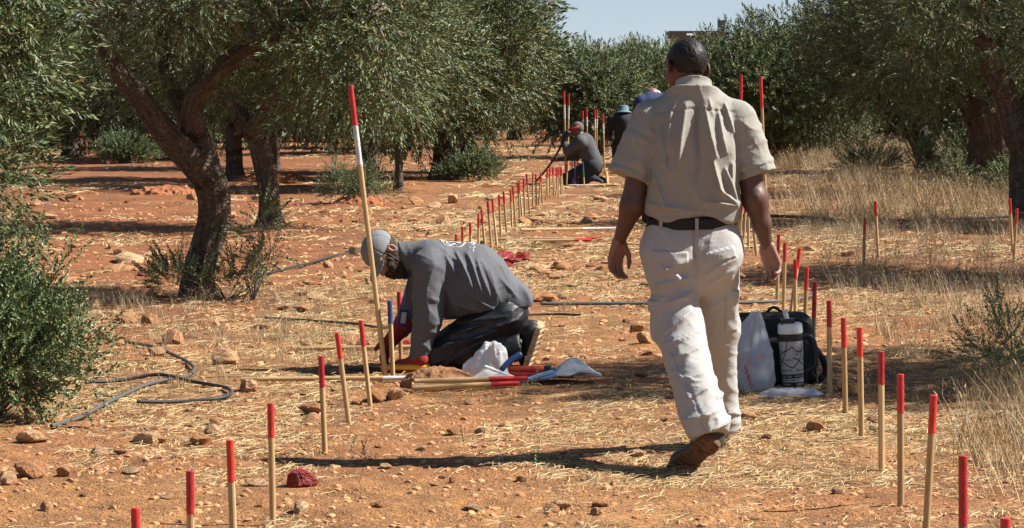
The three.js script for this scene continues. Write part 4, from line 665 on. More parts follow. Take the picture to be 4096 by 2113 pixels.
  strokes.push([[0.17, 0.05], [0.2, 0.085], [0.17, 0.09]], [[0.22, 0.03], [0.27, 0.08]], [[0.25, 0.03], [0.2, 0.08]], [[0.15, 0.0], [0.3, 0.0]], [[0.18, -0.06], [0.28, -0.03]], [[0.16, 0.07], [0.16, 0.02]], [[0.3, 0.05], [0.27, 0.02], [0.31, 0.0]]);
  for (let k = 0; k < 7; k++) { const v = 0.13 - k * 0.028; strokes.push([[0.44, v], [0.455 + 0.012 * (k % 2), v - 0.011], [0.44, v - 0.022], [0.425 - 0.015 * ((k * 3) % 4 === 1 ? 1 : 0), v - 0.024]]); } strokes.push([[0.448, 0.14], [0.45, -0.05]], [[0.42, 0.1], [0.4, 0.1]], [[0.43, 0.03], [0.4, 0.03]]);
  part(T, 'back_print', mergeGeometries(strokes.map(s => tube(s.map(q => onBack(...q)), Math.max(8, s.length * 3), 5, 0))), std(0.75, 0.75, 0.75, 0.8));
  // trousers
  const pf = [[-0.06, 0.27, 0.2, 0.3, 0.014, 0.012], [-0.1, 0.2, 0.08, 0.26, 0.013, 0.014], [-0.02, 0.16, 0.14, 0.22, 0.013, 0.014], [0.02, 0.12, 0.16, 0.17, 0.012, 0.012], [-0.14, 0.15, -0.02, 0.17, 0.014, 0.01], [0.12, 0.24, 0.27, 0.28, 0.013, 0.01], [0.1, 0.08, 0.2, 0.12, 0.012, 0.012]];
  const trF = (x, y, z) => {
    let d = ell(x, y, z, [0.2, 0.305, 0], [0.115, 0.115, 0.165]);
    for (const s of [1, -1]) {
      const k = [-0.165, 0.088, s * 0.13]; d = smin(d, cap(x, y, z, [0.185, 0.285, s * 0.085], k, 0.115, 0.088), 0.05);
      let l = cap(x, y, z, k, [0.25, 0.125, s * 0.105], 0.085, 0.074); l = smax(l, x - 0.272, 0.01); d = smin(d, l, 0.02);
    }
    if (z > 0) d -= 1.5 * ridges(pf, x + 0.008 * noise(x * 16, y * 16, 3), y) * sstep(0, 0.08, z);
    d -= 0.005 * fbm(x * 9, y * 12, z * 9, 3) + 0.009 * wrinkle(x * 8 - y * 5, y * 13 - x * 5, z * 8);
    return smax(d, 0.002 - y, 0.01);
  };
  part(T, 'trousers', net(trF, [-0.3, -0.02, -0.3], [0.36, 0.46, 0.3], 0.0065), phys(0.012, 0.013, 0.018, 0.5, { sheen: 0.3, sheenRoughness: 0.5 }));
  // shoes: toes on the ground, soles facing right
  const upperF = (x, y, z) => { let d = cap(x, y, z, [0, 0.05, 0.08], [0, 0.04, -0.09], 0.042, 0.036); d = smin(d, cap(x, y, z, [0, 0.06, 0.075], [0, 0.125, 0.06], 0.042, 0.046), 0.03); d -= 0.002 * fbm(x * 50, y * 50, z * 50, 2); return smax(d, y - 0.13, 0.008); };
  const slF = (x, y, z) => { const wd = 0.042 + 0.008 * Math.exp(-Math.pow((z + 0.08) / 0.05, 2)), e = smax(Math.abs(x) - wd, Math.hypot(x * 0.9, Math.max(0, Math.abs(z + 0.01) - 0.1)) - 0.046, 0.01); let d = smax(e, Math.max(y - 0.032, -y), 0.005); const w = ((z * 30) % 1 + 1) % 1; if (Math.abs(x) > 0.02 && Math.abs(w - 0.5) < 0.2 && y < 0.022 && y > 0.008) d = Math.max(d, Math.abs(x) - wd + 0.008); if (Math.abs(w - 0.5) < 0.18 && Math.abs(x) < 0.034 && y < 0.008) d = Math.max(d, 0.007 - y); return d; };
  const uG = net(upperF, [-0.07, 0, -0.16], [0.07, 0.16, 0.15], 0.0055), sG = net(slF, [-0.08, -0.02, -0.18], [0.08, 0.05, 0.16], 0.0042);
  for (const s of [1, -1]) { const o = [0.365, 0.118, s * 0.1], up = [-0.86, 0.36, -0.3], f = [-0.36, 0.9, 0.0], u = uG.clone(), l = sG.clone(); frame(u, o, up, f); frame(l, o, up, f); const m = part(T, 'shoe', u, std(0.02, 0.018, 0.018, 0.6)); part(m, 'sole', l, std(0.62, 0.42, 0.24, 0.8)); }
  { const font = await new FontLoader().loadAsync('fonts/droid/droid_sans_bold.typeface.json'), g = new TextGeometry('DC', { font, size: 0.02, depth: 0.002, curveSegments: 4 }); const m = part(T, 'shoe_mark', g, std(0.7, 0.66, 0.58, 0.7)); m.position.set(0.3, 0.06, 0.143); m.rotation.set(0, 0.1, 0.15); }
  // gloves
  const red = std(0.3, 0.022, 0.018, 0.85, { bumpMap: clothBump, bumpScale: 0.001 });
  const g1 = handField([-0.3, 0.052, 0.19], [-0.93, -0.18, -0.3], [-0.1, 0.25, -0.95], [0.1, 0.12, 0.12, 0.15], 1.06, 0.7, 1.25), g2 = handField([-0.41, 0.165, -0.09], [-0.5, -0.85, 0.2], [-0.4, 0.3, 0.85], [-0.35, -0.4, -0.42, -0.45], 1.06, 0.6, 1.3);
  const cuff = (f, w, c, L, r1, r2) => (x, y, z) => smin(f(x, y, z), cap(x, y, z, w, c, r1, r2), 0.02);
  const gl = (h, w, c, r1, r2) => net(cuff(h.f, w, c, 0, r1, r2), h.lo.map((v, i) => Math.min(v, c[i] - 0.075)), h.hi.map((v, i) => Math.max(v, c[i] + 0.075)), 0.0042);
  part(T, 'glove', gl(g1, [-0.3, 0.052, 0.19], [-0.262, 0.075, 0.2], 0.036, 0.056), red); part(T, 'glove', gl(g2, [-0.41, 0.165, -0.09], [-0.36, 0.225, -0.12], 0.042, 0.058), red);
  // lanyard with a badge
  const lan = std(0.02, 0.05, 0.28, 0.6); const ly = part(T, 'lanyard', tube([[-0.31, 0.56, 0.06, 0.004], [-0.325, 0.5, 0.09, 0.004], [-0.333, 0.42, 0.1, 0.004], [-0.345, 0.34, 0.1, 0.003]], 16, 6), lan);
  const badge = part(ly, 'badge', new THREE.BoxGeometry(0.055, 0.085, 0.004), lan); badge.position.set(-0.352, 0.285, 0.1); badge.rotation.set(0.1, 0.5, -0.15); const card = part(ly, 'badge_card', new THREE.BoxGeometry(0.03, 0.06, 0.002), std(0.6, 0.58, 0.55, 0.5)); card.position.set(-0.3505, 0.285, 0.1035); card.rotation.copy(badge.rotation);
}
await kneeling();

// ===== figures farther down the lane =====
function figure(label, x, z, turn, def) {
  const T = thing('person', label, 'person', [x, groundY(x, z), z]); T.rotation.y = turn;
  for (const [name, mat, bones, k, h] of def) {
    const all = bones.flatMap(b => [b[0], b[1]]), R = Math.max(...bones.flatMap(b => [b[2], b[3]])) + 0.03, lo = [0, 1, 2].map(i => Math.min(...all.map(q => q[i])) - R), hi = [0, 1, 2].map(i => Math.max(...all.map(q => q[i])) + R);
    part(T, name, net((px, py, pz) => { let d = 1e9; for (const b of bones) d = smin(d, cap(px, py, pz, ...b), k); return d - 0.006 * fbm(px * 14, py * 9, pz * 14, 2); }, lo, hi, h, mat.vertexColors ? () => mat.userData.tone : undefined), mat);
  }
  return T;
}
function toned(r, g, b) { const m = skinMat.clone(); m.userData.tone = [r, g, b]; return m; }
const farShirt = cloth(0.075, 0.078, 0.083), farDark = cloth(0.022, 0.022, 0.028);
{ // kneeling with the detector, facing left and away (local +x = facing direction)
  const P = figure('far worker in a grey shirt and red headband kneeling with a long detector', 1.22, -43.2, Math.PI * 0.9, [
    ['body', toned(0.2, 0.1, 0.065), [[[0, 0.4, 0], [0.14, 0.72, 0], 0.1, 0.1], [[0.14, 0.72, 0], [0.22, 0.86, 0], 0.055, 0.06], [[0.22, 0.87, 0], [0.26, 0.84, 0.0], 0.09, 0.08], [[0.29, 0.83, 0], [0.315, 0.815, 0], 0.03, 0.02], [[0.1, 0.68, 0.2], [0.3, 0.45, 0.22], 0.045, 0.04], [[0.3, 0.45, 0.22], [0.6, 0.4, 0.16], 0.04, 0.03], [[0.6, 0.4, 0.16], [0.68, 0.39, 0.15], 0.035, 0.03], [[0.1, 0.68, -0.2], [0.3, 0.56, -0.22], 0.045, 0.04], [[0.3, 0.56, -0.22], [0.42, 0.72, -0.1], 0.04, 0.03], [[0.42, 0.72, -0.1], [0.46, 0.77, -0.08], 0.04, 0.035]], 0.03, 0.012],
    ['shirt', farShirt, [[[-0.04, 0.36, 0], [0.1, 0.66, 0], 0.15, 0.16], [[0.12, 0.7, -0.15], [0.12, 0.7, 0.15], 0.085, 0.085], [[0.1, 0.68, 0.2], [0.3, 0.45, 0.22], 0.08, 0.065], [[0.3, 0.45, 0.22], [0.56, 0.41, 0.17], 0.065, 0.045], [[0.1, 0.68, -0.2], [0.3, 0.55, -0.22], 0.08, 0.07], [[0.3, 0.55, -0.22], [0.4, 0.69, -0.12], 0.065, 0.045]], 0.06, 0.011],
    ['trousers', farDark, [[[-0.05, 0.3, 0.08], [0.36, 0.1, 0.14], 0.13, 0.09], [[-0.05, 0.3, -0.08], [0.36, 0.1, -0.14], 0.13, 0.09], [[0.36, 0.09, 0.14], [-0.08, 0.1, 0.12], 0.085, 0.07], [[0.36, 0.09, -0.14], [-0.08, 0.1, -0.12], 0.085, 0.07]], 0.05, 0.012],
    ['shoe', std(0.03, 0.025, 0.02, 0.8), [[[-0.1, 0.12, 0.12], [-0.2, 0.06, 0.12], 0.05, 0.04], [[-0.2, 0.06, 0.12], [-0.16, 0.04, 0.12], 0.04, 0.035]], 0.03, 0.01],
    ['shoe', std(0.03, 0.025, 0.02, 0.8), [[[-0.1, 0.12, -0.12], [-0.2, 0.06, -0.12], 0.05, 0.04], [[-0.2, 0.06, -0.12], [-0.16, 0.04, -0.12], 0.04, 0.035]], 0.03, 0.01],
    ['cap', cloth(0.1, 0.1, 0.1), [[[0.21, 0.9, 0], [0.24, 0.885, 0], 0.098, 0.092]], 0.03, 0.01]]);
  part(P, 'headband', frame(new THREE.TorusGeometry(0.098, 0.024, 10, 24), [0.245, 0.9, 0], [0.1, 0.1, 1], [0.35, 1, 0]), std(0.6, 0.04, 0.03, 0.6));
  part(P, 'sole', frame(new THREE.BoxGeometry(0.1, 0.02, 0.25), [-0.235, 0.1, 0.12], [-1, 0.1, 0], [0, 1, 0]), std(0.5, 0.3, 0.15, 0.8));
}
{ // the detector he holds
  const T = thing('metal_detector', 'long black detector reaching from the far kneeling worker\'s hands to the ground', 'detector', [0.32, groundY(0.32, -43.2), -43.2]);
  part(T, 'shaft', tube([[0.04, 0.06, 0, 0.014], [0.3, 0.38, 0.05, 0.016], [0.52, 0.78, 0.03, 0.018]], 20, 10), std(0.015, 0.015, 0.015, 0.5));
  part(T, 'search_head', frame(lathe([[0, 0], [0.09, 0], [0.1, 0.012], [0.09, 0.024], [0, 0.028]], 24), [0, 0.02, 0], [0, 1, 0], [0, 0, 1]), std(0.02, 0.02, 0.02, 0.5));
  part(T, 'arm_rest', tube([[0.48, 0.7, 0.03, 0.04], [0.56, 0.86, 0.03, 0.045]], 8, 12), std(0.02, 0.02, 0.022, 0.6));
}
figure('far worker in dark clothes and blue bucket hat, left of the walking man', 1.98, -49.5, Math.PI / 2, [
  ['body', toned(0.16, 0.08, 0.05), [[[0, 0.5, 0], [0.04, 0.95, 0], 0.1, 0.1], [[0.04, 0.95, 0], [0.06, 1.1, 0], 0.055, 0.08], [[0, 0.95, 0.22], [0.0, 0.7, 0.29], 0.045, 0.04], [[0.0, 0.7, 0.29], [0.04, 0.47, 0.3], 0.038, 0.03], [[0.04, 0.47, 0.3], [0.05, 0.38, 0.29], 0.036, 0.03], [[0, 0.95, -0.22], [0.1, 0.7, -0.27], 0.045, 0.04], [[0.1, 0.7, -0.27], [0.3, 0.6, -0.2], 0.038, 0.03]], 0.03, 0.013],
  ['shirt', farDark, [[[0, 0.55, 0], [0.02, 0.9, 0], 0.15, 0.17], [[0.02, 0.97, -0.16], [0.02, 0.97, 0.16], 0.085, 0.085], [[0, 0.95, 0.22], [0.0, 0.7, 0.29], 0.075, 0.065], [[0.0, 0.7, 0.29], [0.035, 0.5, 0.3], 0.062, 0.05], [[0, 0.95, -0.22], [0.1, 0.7, -0.27], 0.075, 0.065], [[0.1, 0.7, -0.27], [0.27, 0.61, -0.21], 0.062, 0.05]], 0.05, 0.012],
  ['trousers', farDark, [[[0, 0.5, 0.08], [0.1, 0.09, 0.1], 0.13, 0.09], [[0, 0.5, -0.08], [0.1, 0.09, -0.1], 0.13, 0.09], [[0.1, 0.09, 0.1], [-0.35, 0.08, 0.1], 0.085, 0.07], [[0.1, 0.09, -0.1], [-0.35, 0.08, -0.1], 0.085, 0.07]], 0.05, 0.013],
  ['hair', std(0.02, 0.015, 0.012, 0.9), [[[0.05, 1.08, 0], [0.05, 1.12, 0], 0.083, 0.08]], 0.02, 0.011]]).add((() => { const m = new THREE.Mesh(lathe([[0.088, 0.0], [0.15, -0.035], [0.152, -0.03], [0.098, 0.012], [0.09, 0.085], [0.07, 0.1], [0, 0.104]], 30).rotateZ(-0.12).translate(0.055, 1.1, 0), cloth(0.12, 0.19, 0.25, { side: THREE.DoubleSide })); m.name = 'bucket_hat'; return m; })());
figure('worker in navy with a white cap behind the walking man\'s left shoulder', 1.62, -31, Math.PI / 2 + 0.3, [
  ['body', toned(0.2, 0.11, 0.07), [[[0, 0.9, 0], [0.1, 1.28, 0], 0.1, 0.1], [[0.1, 1.28, 0], [0.18, 1.42, 0], 0.055, 0.085], [[0, 0.85, 0.08], [0, 0.45, 0.1], 0.07, 0.05], [[0, 0.45, 0.1], [0, 0.06, 0.1], 0.05, 0.035], [[0, 0.85, -0.08], [0, 0.45, -0.1], 0.07, 0.05], [[0, 0.45, -0.1], [0, 0.06, -0.1], 0.05, 0.035]], 0.03, 0.014],
  ['jacket', cloth(0.02, 0.03, 0.1), [[[0, 0.9, 0], [0.08, 1.25, 0], 0.15, 0.16], [[0.1, 1.34, -0.15], [0.1, 1.34, 0.15], 0.085, 0.085], [[0.1, 1.3, 0.18], [0.16, 1.05, 0.2], 0.075, 0.06], [[0.16, 1.05, 0.2], [0.4, 1.0, 0.15], 0.06, 0.04], [[0.1, 1.3, -0.18], [0.16, 1.05, -0.2], 0.075, 0.06], [[0.16, 1.05, -0.2], [0.4, 1.0, -0.15], 0.06, 0.04], [[0.12, 1.4, -0.06], [0.12, 1.4, 0.06], 0.06, 0.05]], 0.04, 0.012],
  ['trousers', farDark, [[[0, 0.9, 0.07], [0, 0.45, 0.1], 0.12, 0.09], [[0, 0.45, 0.1], [0, 0.06, 0.1], 0.09, 0.08], [[0, 0.9, -0.07], [0, 0.45, -0.1], 0.12, 0.09], [[0, 0.45, -0.1], [0, 0.06, -0.1], 0.09, 0.08]], 0.04, 0.014],
  ['cap', cloth(0.7, 0.7, 0.68), [[[0.2, 1.4, 0.03], [0.24, 1.4, 0.03], 0.088, 0.08]], 0.02, 0.01]]);

// ---------- stones ----------
const stoneMap = tex(256, (u, v) => { const a = tnoise(u, v, 6, 31) * 0.4 + tnoise(u, v, 20, 32) * 0.35 + tnoise(u, v, 70, 33) * 0.25, s = 0.78 + 0.6 * (a - 0.3); return [s, s * 0.98, s * 0.95]; });
const stoneBump = tex(256, (u, v) => { const a = tnoise(u, v, 10, 34) * 0.5 + tnoise(u, v, 40, 35) * 0.5; return [a, a, a]; }, false);
const stoneMats = [[0.6, 0.31, 0.15], [0.66, 0.39, 0.21], [0.52, 0.25, 0.115], [0.66, 0.42, 0.24]].map(c => std(...c, 0.95, { map: stoneMap, bumpMap: stoneBump, bumpScale: 0.015 }));
const stoneGeos = []; for (let i = 1; i <= 9; i++) stoneGeos.push(stoneGeo(i, 3));
const STONE_GROUP = 'loose orange field stones';
const stoneLabel = (x, z, r, pale) => { const d = -z, lane = x - (-0.72 + 0.05 * (d - 12)), side = lane < -0.12 ? 'left of the left stake row' : lane < 2.25 ? 'in the lane between the stake rows' : 'right of the right stake row', px = r / d * 5566; return `${px > 14 ? 'large' : px > 8 ? 'medium' : 'small'} ${pale ? 'pale tan' : 'orange'} stone ${side}, ${d < 12 ? 'in the foreground' : d < 16 ? 'level with the kneeling man' : d < 24 ? 'behind the kneeling man' : 'far back'}`; };
function stone(x, z, r, seed, mat, label, group, name = 'field_stone', cat = 'stone') {
  const R = rng(seed * 7 + 3), m = solo(name, label, cat, stoneGeos[seed % 9], mat, [x, groundY(x, z) + r * 0.4, z], group);
  m.scale.set(r, r * (0.8 + 0.35 * R()), r); m.rotation.set((R() - 0.5) * 0.5, R() * 6.28, (R() - 0.5) * 0.5); return m;
}
STONES.forEach(([x, z, r], i) => {
  if (i === 0) return stone(x, z, r * 1.05, 3, stoneMats[3], 'pale orange boulder, larger of the pair in the front middle of the lane', undefined);
  if (i === 1) return stone(x, z, r * 1.05, 4, stoneMats[0], 'darker stone leaning against the pale boulder in the front middle of the lane', undefined);
  if (i === 29) return stone(x, z, r, 5, stoneMats[3], 'pale tan rock right of the red painted stones', undefined);
  stone(x, z, r * 1.2, i, stoneMats[i % 4 === 3 ? 3 : i % 3], stoneLabel(x, z, r * 1.2, i % 4 === 3), STONE_GROUP);
});
{
  const R = rng(88); let n = 0;
  for (let i = 0; i < 520 && n < 215; i++) {
    const d = 9.8 + 28 * Math.pow(R(), 1.1), x = (R() * 2 - 1) * 0.19 * d, z = -d; if (x > 1.7 + 0.05 * (d - 12) || Math.abs(x - 0.74) < 0.35 && Math.abs(d - 11.2) < 0.7 || Math.abs(x + 0.25) < 0.7 && Math.abs(d - 14.6) < 1) continue;
    n++; const r = (0.011 + 0.026 * Math.pow(R(), 2)) * (0.6 + d / 18); stone(x, z, r, i + 40, stoneMats[i % 4], stoneLabel(x, z, r, i % 4 === 3), STONE_GROUP);
  }
}
const redMap = tex(256, (u, v) => { const a = tnoise(u, v, 4, 41) * 0.8 + tnoise(u, v, 12, 42) * 0.2, bareS = sstep(0.66, 0.74, a); return [lerp(0.6, 0.6, bareS) * (0.75 + .4 * tnoise(u, v, 30, 43)), lerp(0.06, 0.36, bareS), lerp(0.1, 0.22, bareS)]; });
const redStone = std(1, 1, 1, 0.5, { map: redMap, bumpMap: stoneBump, bumpScale: 0.012 });
const redLabels = ['red painted stone lying alone in front beside the nearest left stakes', 'largest red painted stone of the heap behind the kneeling man', 'red painted stone at the right of the heap behind the kneeling man', 'red and white painted stone at the left of the heap', 'low red painted stone at the front of the heap', 'dull red painted stone near the large forked olive', 'red painted stone behind the kneeling man\'s gloves', 'small red painted stone at the foot of the far tall pole', 'small magenta painted stone beside the far part of the left stake row'];
RED_STONES.forEach(([x, z, r], i) => stone(x, z, r, i + 2, redStone, redLabels[i], i < 9 ? 'red painted marker stones' : undefined, 'painted_stone'));

// ---------- stakes and poles ----------
const woodMap = tex(256, (u, v) => { const a = tnoise(u, v, 4, 51) * 0.3 + tnoise(u * 1, v * 0.125, 64, 52) * 0.5 + tnoise(u, v, 128, 53) * 0.2, s = 0.7 + 0.75 * (a - 0.3); return [s, s * 0.97, s * 0.92]; });
const woods = [[0.68, 0.47, 0.245], [0.6, 0.4, 0.2], [0.72, 0.52, 0.29]].map(c => std(...c, 0.7, { map: woodMap }));
const greyWood = std(0.3, 0.24, 0.17, 0.85, { map: woodMap });
const paintMap = tex(128, (u, v) => { const a = tnoise(u, v, 8, 61) * 0.5 + tnoise(u, v, 30, 62) * 0.5, s = 0.78 + 0.35 * (a - 0.2); return [s, s, s]; });
const paintRed = [[0.62, 0.03, 0.03], [0.72, 0.04, 0.025], [0.5, 0.02, 0.03]].map(c => std(...c, 0.45, { map: paintMap })), paintWhite = std(0.78, 0.77, 0.74, 0.5, { map: paintMap }), paintBlue = std(0.03, 0.075, 0.28, 0.5, { map: paintMap }), paintGreen = std(0.03, 0.2, 0.06, 0.5, { map: paintMap });
const rod = (r, h, b = 0.0015) => lathe([[0, 0], [r - b, 0], [r, b], [r, h - b], [r - b, h], [0, h]], 18);
const ORD = ['nearest', 'second', 'third', 'fourth', 'fifth', 'sixth', 'seventh', 'eighth', 'ninth', 'tenth', '11th', '12th', '13th', '14th', '15th', '16th', '17th', '18th', '19th', '20th', '21st', '22nd', '23rd', '24th', '25th', '26th', '27th', '28th', '29th', '30th', '31st', '32nd', '33rd', '34th', '35th', '36th', '37th', '38th', '39th', '40th', '41st'];
const sleeveCache = new Map();
function sleeve(r, h, seed) {                // coat of paint with an uneven lower edge and a few drips
  const key = r.toFixed(4) + h.toFixed(4) + seed; if (sleeveCache.has(key)) return sleeveCache.get(key);
  const R = rng(seed + 5), n = 24, P = [], UV = [], I = [], edge = []; let e = 0; for (let i = 0; i < n; i++) { e = e * 0.6 + (R() - 0.5) * 0.007; edge.push(e - (R() < 0.1 ? 0.012 * R() : 0)); }
  for (let i = 0; i <= n; i++) { const a = i / n * 6.2832, c = Math.cos(a), s = Math.sin(a), q = edge[i % n]; for (const [rr, y] of [[r, q], [r, h * 0.5], [r, h - 0.001], [r - 0.0015, h + 0.0005], [0, h + 0.0005]]) { P.push(c * rr, y, s * rr); UV.push(i / n, y * 8); } }
  for (let i = 0; i < n; i++) for (let k = 0; k < 4; k++) { const a = i * 5 + k; I.push(a, a + 1, a + 5, a + 1, a + 6, a + 5); }
  const g = new THREE.BufferGeometry(); g.setAttribute('position', new THREE.Float32BufferAttribute(P, 3)); g.setAttribute('uv', new THREE.Float32BufferAttribute(UV, 2)); g.setIndex(I); g.computeVertexNormals(); sleeveCache.set(key, g); return g;
}
// segs: [[name, length fraction or metres, material], ...] from the bottom up
function stake(name, label, cat, x, z, dx, h, segs, r, group, dz = 0) {
  const y = groundY(x, z), bury = 0.06, L = Math.hypot(dx, h - y, dz), T = thing(name, label, cat, [x, y, z], group);
  T.quaternion.setFromUnitVectors(V(0, 1, 0), V(dx, h - y, dz).normalize());
  const fixed = segs.slice(1).reduce((a, s) => a + s[1], 0); let at = -bury;
  const sh = part(T, segs[0][0], rod(r, L + bury), segs[0][2]); sh.position.y = at; sh.rotation.y = x * 50; at = L - fixed;
  segs.slice(1).forEach(([n, len, m], i) => { const p = part(T, n, sleeve(r + 0.0005 + 0.0003 * i, len, Math.round(Math.abs(x * 9100 + z * 770)) % 7 + i * 7), m); p.position.y = at; at += len; });
  return T;
}
LEFT_ROW.forEach(([x, z, dx, h], i) => stake('marker_stake', `red-topped wooden stake, ${ORD[i]}${i ? ' from the camera' : ' the camera'} in the left row`, 'stake', x, z, dx, h, [['shaft', 0, woods[i % 3]], ['painted_top', 0.115 + 0.02 * ((i * 7) % 5) / 5, paintRed[(i * 5) % 3]]], 0.0115, 'short red-topped stakes along the left side of the lane'));
RIGHT_ROW.forEach(([x, z, dx, h], i) => { const dark = i === 1 || i === 8; stake('marker_stake', `${dark ? 'grey stake with dark red top' : 'red-topped wooden stake'}, ${ORD[i]}${i ? ' from the camera' : ' the camera'} in the right row`, 'stake', x, z, dx, h, [['shaft', 0, dark ? greyWood : woods[(i + 1) % 3]], ['painted_top', dark ? 0.2 : 0.125 + 0.02 * ((i * 3) % 5) / 5, paintRed[dark ? 2 : (i * 5) % 3]]], 0.0125, 'short red-topped stakes along the right side of the lane'); });
['left one of the two single stakes in the right field', 'taller right one of the two single stakes in the right field', 'back stake of the leaning pair at the right edge', 'front stake of the leaning pair at the right edge'].forEach((t, i) => { const [x, z, dx, h] = SIDE_STAKES[i]; stake('marker_stake', 'red-topped stake, ' + t, 'stake', x, z, dx, h, [['shaft', 0, woods[i % 3]], ['painted_top', 0.135, paintRed[(i + 1) % 3]]], 0.0125, 'red-topped stakes in the field'); });
[['blue-topped wooden stake beside the kneeling man\'s gloves', [['blue_top', 0.12, paintBlue]]], ['all-blue stake in front of the far kneeling worker', [['blue_shaft', 0.33, paintBlue]]], ['green-topped stake in front of the far kneeling worker', [['green_top', 0.1, paintGreen]]], ['stake with green band and blue top in front of the far kneeling worker', [['green_band', 0.13, paintGreen], ['blue_top', 0.1, paintBlue]]]].forEach(([l, s], i) => { const [x, z, dx, h] = COLOUR_STAKES[i]; stake('coloured_stake', l, 'stake', x, z, dx, h, [['shaft', 0, woods[i % 3]], ...s], 0.0125); });
const tallLabels = ['tall leaning red and white tipped pole in front of the kneeling man\'s cap', 'tallest red and white tipped pole by the far kneeling worker', 'red and white tipped pole held by the far kneeling worker', 'left of the two poles behind the far worker\'s head', 'right of the two poles behind the far worker\'s head', 'left pole of the close pair right of the far worker', 'right pole of the close pair right of the far worker', 'single pole standing nearest the worker in the bucket hat', 'red-tipped pole rising behind the walking man\'s right shoulder', 'red-tipped pole rising right of the walking man\'s right sleeve'];
TALL.forEach(([x, z, dx, h], i) => { const two = i < 8, rl = i === 0 ? 0.208 : i < 3 ? 0.21 : i < 8 ? 0.17 : 0.32, wl = i === 0 ? 0.21 : i < 3 ? 0.22 : 0.17; stake('marker_pole', tallLabels[i], 'pole', x, z, dx, h, [['shaft', 0, woods[i % 3]], ...(two ? [['white_band', wl, paintWhite]] : []), ['red_tip', rl, paintRed[i % 2]]], i === 0 ? 0.0135 : 0.0145, i ? 'tall ranging poles' : undefined); });
function lying(name, label, a, b, r, segs, group, lift = 0) { // pole on the ground from a to b, segs as fractions
  const ya = groundY(a[0], a[1]) + r + lift + 0.012, yb = groundY(b[0], b[1]) + r + lift + 0.012, T = thing(name, label, 'pole', [a[0], ya, a[1]], group);
  const d = V(b[0] - a[0], yb - ya, b[1] - a[1]), L = d.length(); T.quaternion.setFromUnitVectors(V(0, 1, 0), d.normalize()); let at = 0;
  for (const [n, f, m] of segs) { const p = part(T, n, rod(r, f * L - 0.0003), m); p.position.y = at; at += f * L; }
}
lying('fallen_pole', 'wooden pole with white band lying in front of the kneeling man', [-1.391, -14.185], [-0.44, -14.3], 0.0125, [['shaft', 0.1, woods[1]], ['shaft', 0.66, woods[0]], ['white_band', 0.24, paintWhite]]);
lying('fallen_pole', 'wooden pole lying behind the kneeling man\'s hands', [-1.265, -15.8], [-0.55, -16.0], 0.0125, [['pink_end', 0.012, paintRed[0]], ['shaft', 0.988, woods[1]]]);
lying('fallen_pole', 'pole with a white end lying farthest across the lane', [0.091, -28.9], [1.15, -29.6], 0.014, [['shaft', 0.62, woods[0]], ['white_band', 0.38, paintWhite]]);
lying('fallen_pole', 'pole with red end lying across the lane, longer of the pair', [-0.247, -27.4], [0.893, -27.55], 0.014, [['shaft', 0.86, woods[1]], ['red_tip', 0.14, paintRed[0]]]);
lying('fallen_pole', 'pole with red end lying across the lane, shorter and nearer of the pair', [-0.05, -27.1], [0.78, -27.32], 0.014, [['shaft', 0.8, woods[0]], ['red_tip', 0.2, paintRed[1]]]);
lying('fallen_pole', 'half white pole lying at the far kneeling worker\'s knees', [0.86, -42.4], [1.6, -42.3], 0.015, [['white_band', 0.6, paintWhite], ['shaft', 0.4, woods[0]]]);
[[-0.50, -13.80, 0.02, -13.92, 0], [-0.47, -13.86, 0.035, -13.98, 0], [-0.505, -13.92, -0.01, -14.05, 0], [-0.49, -13.83, 0.0, -13.97, 0.026], [-0.44, -13.9, 0.08, -14.02, 0.024]].forEach(([a, b, c, d, l], i) => lying('bundled_stake', `red-ended stake lying in the bundle before the kneeling man, ${['front', 'second', 'rearmost', 'upper front', 'upper rear'][i]} one`, [a, b], [c, d], 0.0125, [['shaft', 0.76, woods[i % 3]], ['painted_top', 0.24, paintRed[i % 3]]], 'stakes in the bundle', l));

// ---------- hoses ----------
const hoseMat = std(0.022, 0.022, 0.022, 0.6), hoseGrey = std(0.075, 0.072, 0.066, 0.7);
function hose(label, pts, r, mat) { solo('irrigation_hose', label, 'hose', tube(pts.map(p => [p[0], groundY(p[0], p[1]) + r * 0.9 + (p[2] || 0.012), p[1], r]), pts.length * 10, 10, 0, 0, 4), mat); }
hose('grey irrigation hose curving in a wide bend past the left shrub', [[-2.637, -16.6], [-2.518, -16.6], [-2.322, -16.39], [-2.089, -16.04], [-1.885, -15.5], [-1.75, -15.06], [-1.681, -14.64], [-1.694, -14.34], [-1.767, -14.185, 0.01], [-1.84, -13.96], [-1.886, -13.43], [-1.928, -12.93], [-1.968, -12.59], [-2.039, -12.25]], 0.0098, hoseGrey);
hose('black irrigation hose with a hooked open end in front of the curved grey one', [[-2.165, -14.05], [-2.006, -14.15], [-1.811, -14.2, 0.03], [-1.636, -14.11], [-1.489, -13.87], [-1.396, -13.64], [-1.375, -13.43], [-1.431, -13.32], [-1.595, -13.26], [-1.784, -13.17]], 0.009, hoseMat);
hose('thin grey hose crossing the lane behind the walking man\'s knees', [[0.2, -19.2], [0.753, -19.3], [1.145, -19.4], [1.601, -19.54], [1.895, -19.69], [2.182, -20.25], [2.259, -20.65], [2.292, -21.06]], 0.012, hoseGrey);
hose('black drip line along the edge of the tall dry grass', [[2.6, -32.3], [2.981, -32.2], [3.496, -32.0], [3.861, -31.3], [4.497, -31.6], [5.055, -31.9], [5.489, -32.3], [6.2, -32.4]], 0.02, hoseMat);
hose('dark hose behind the kneeling man', [[-1.6, -18.0], [-0.969, -17.4], [-0.837, -17.27], [-0.481, -17.86], [0.268, -18.3], [0.45, -18.2]], 0.008, hoseMat);
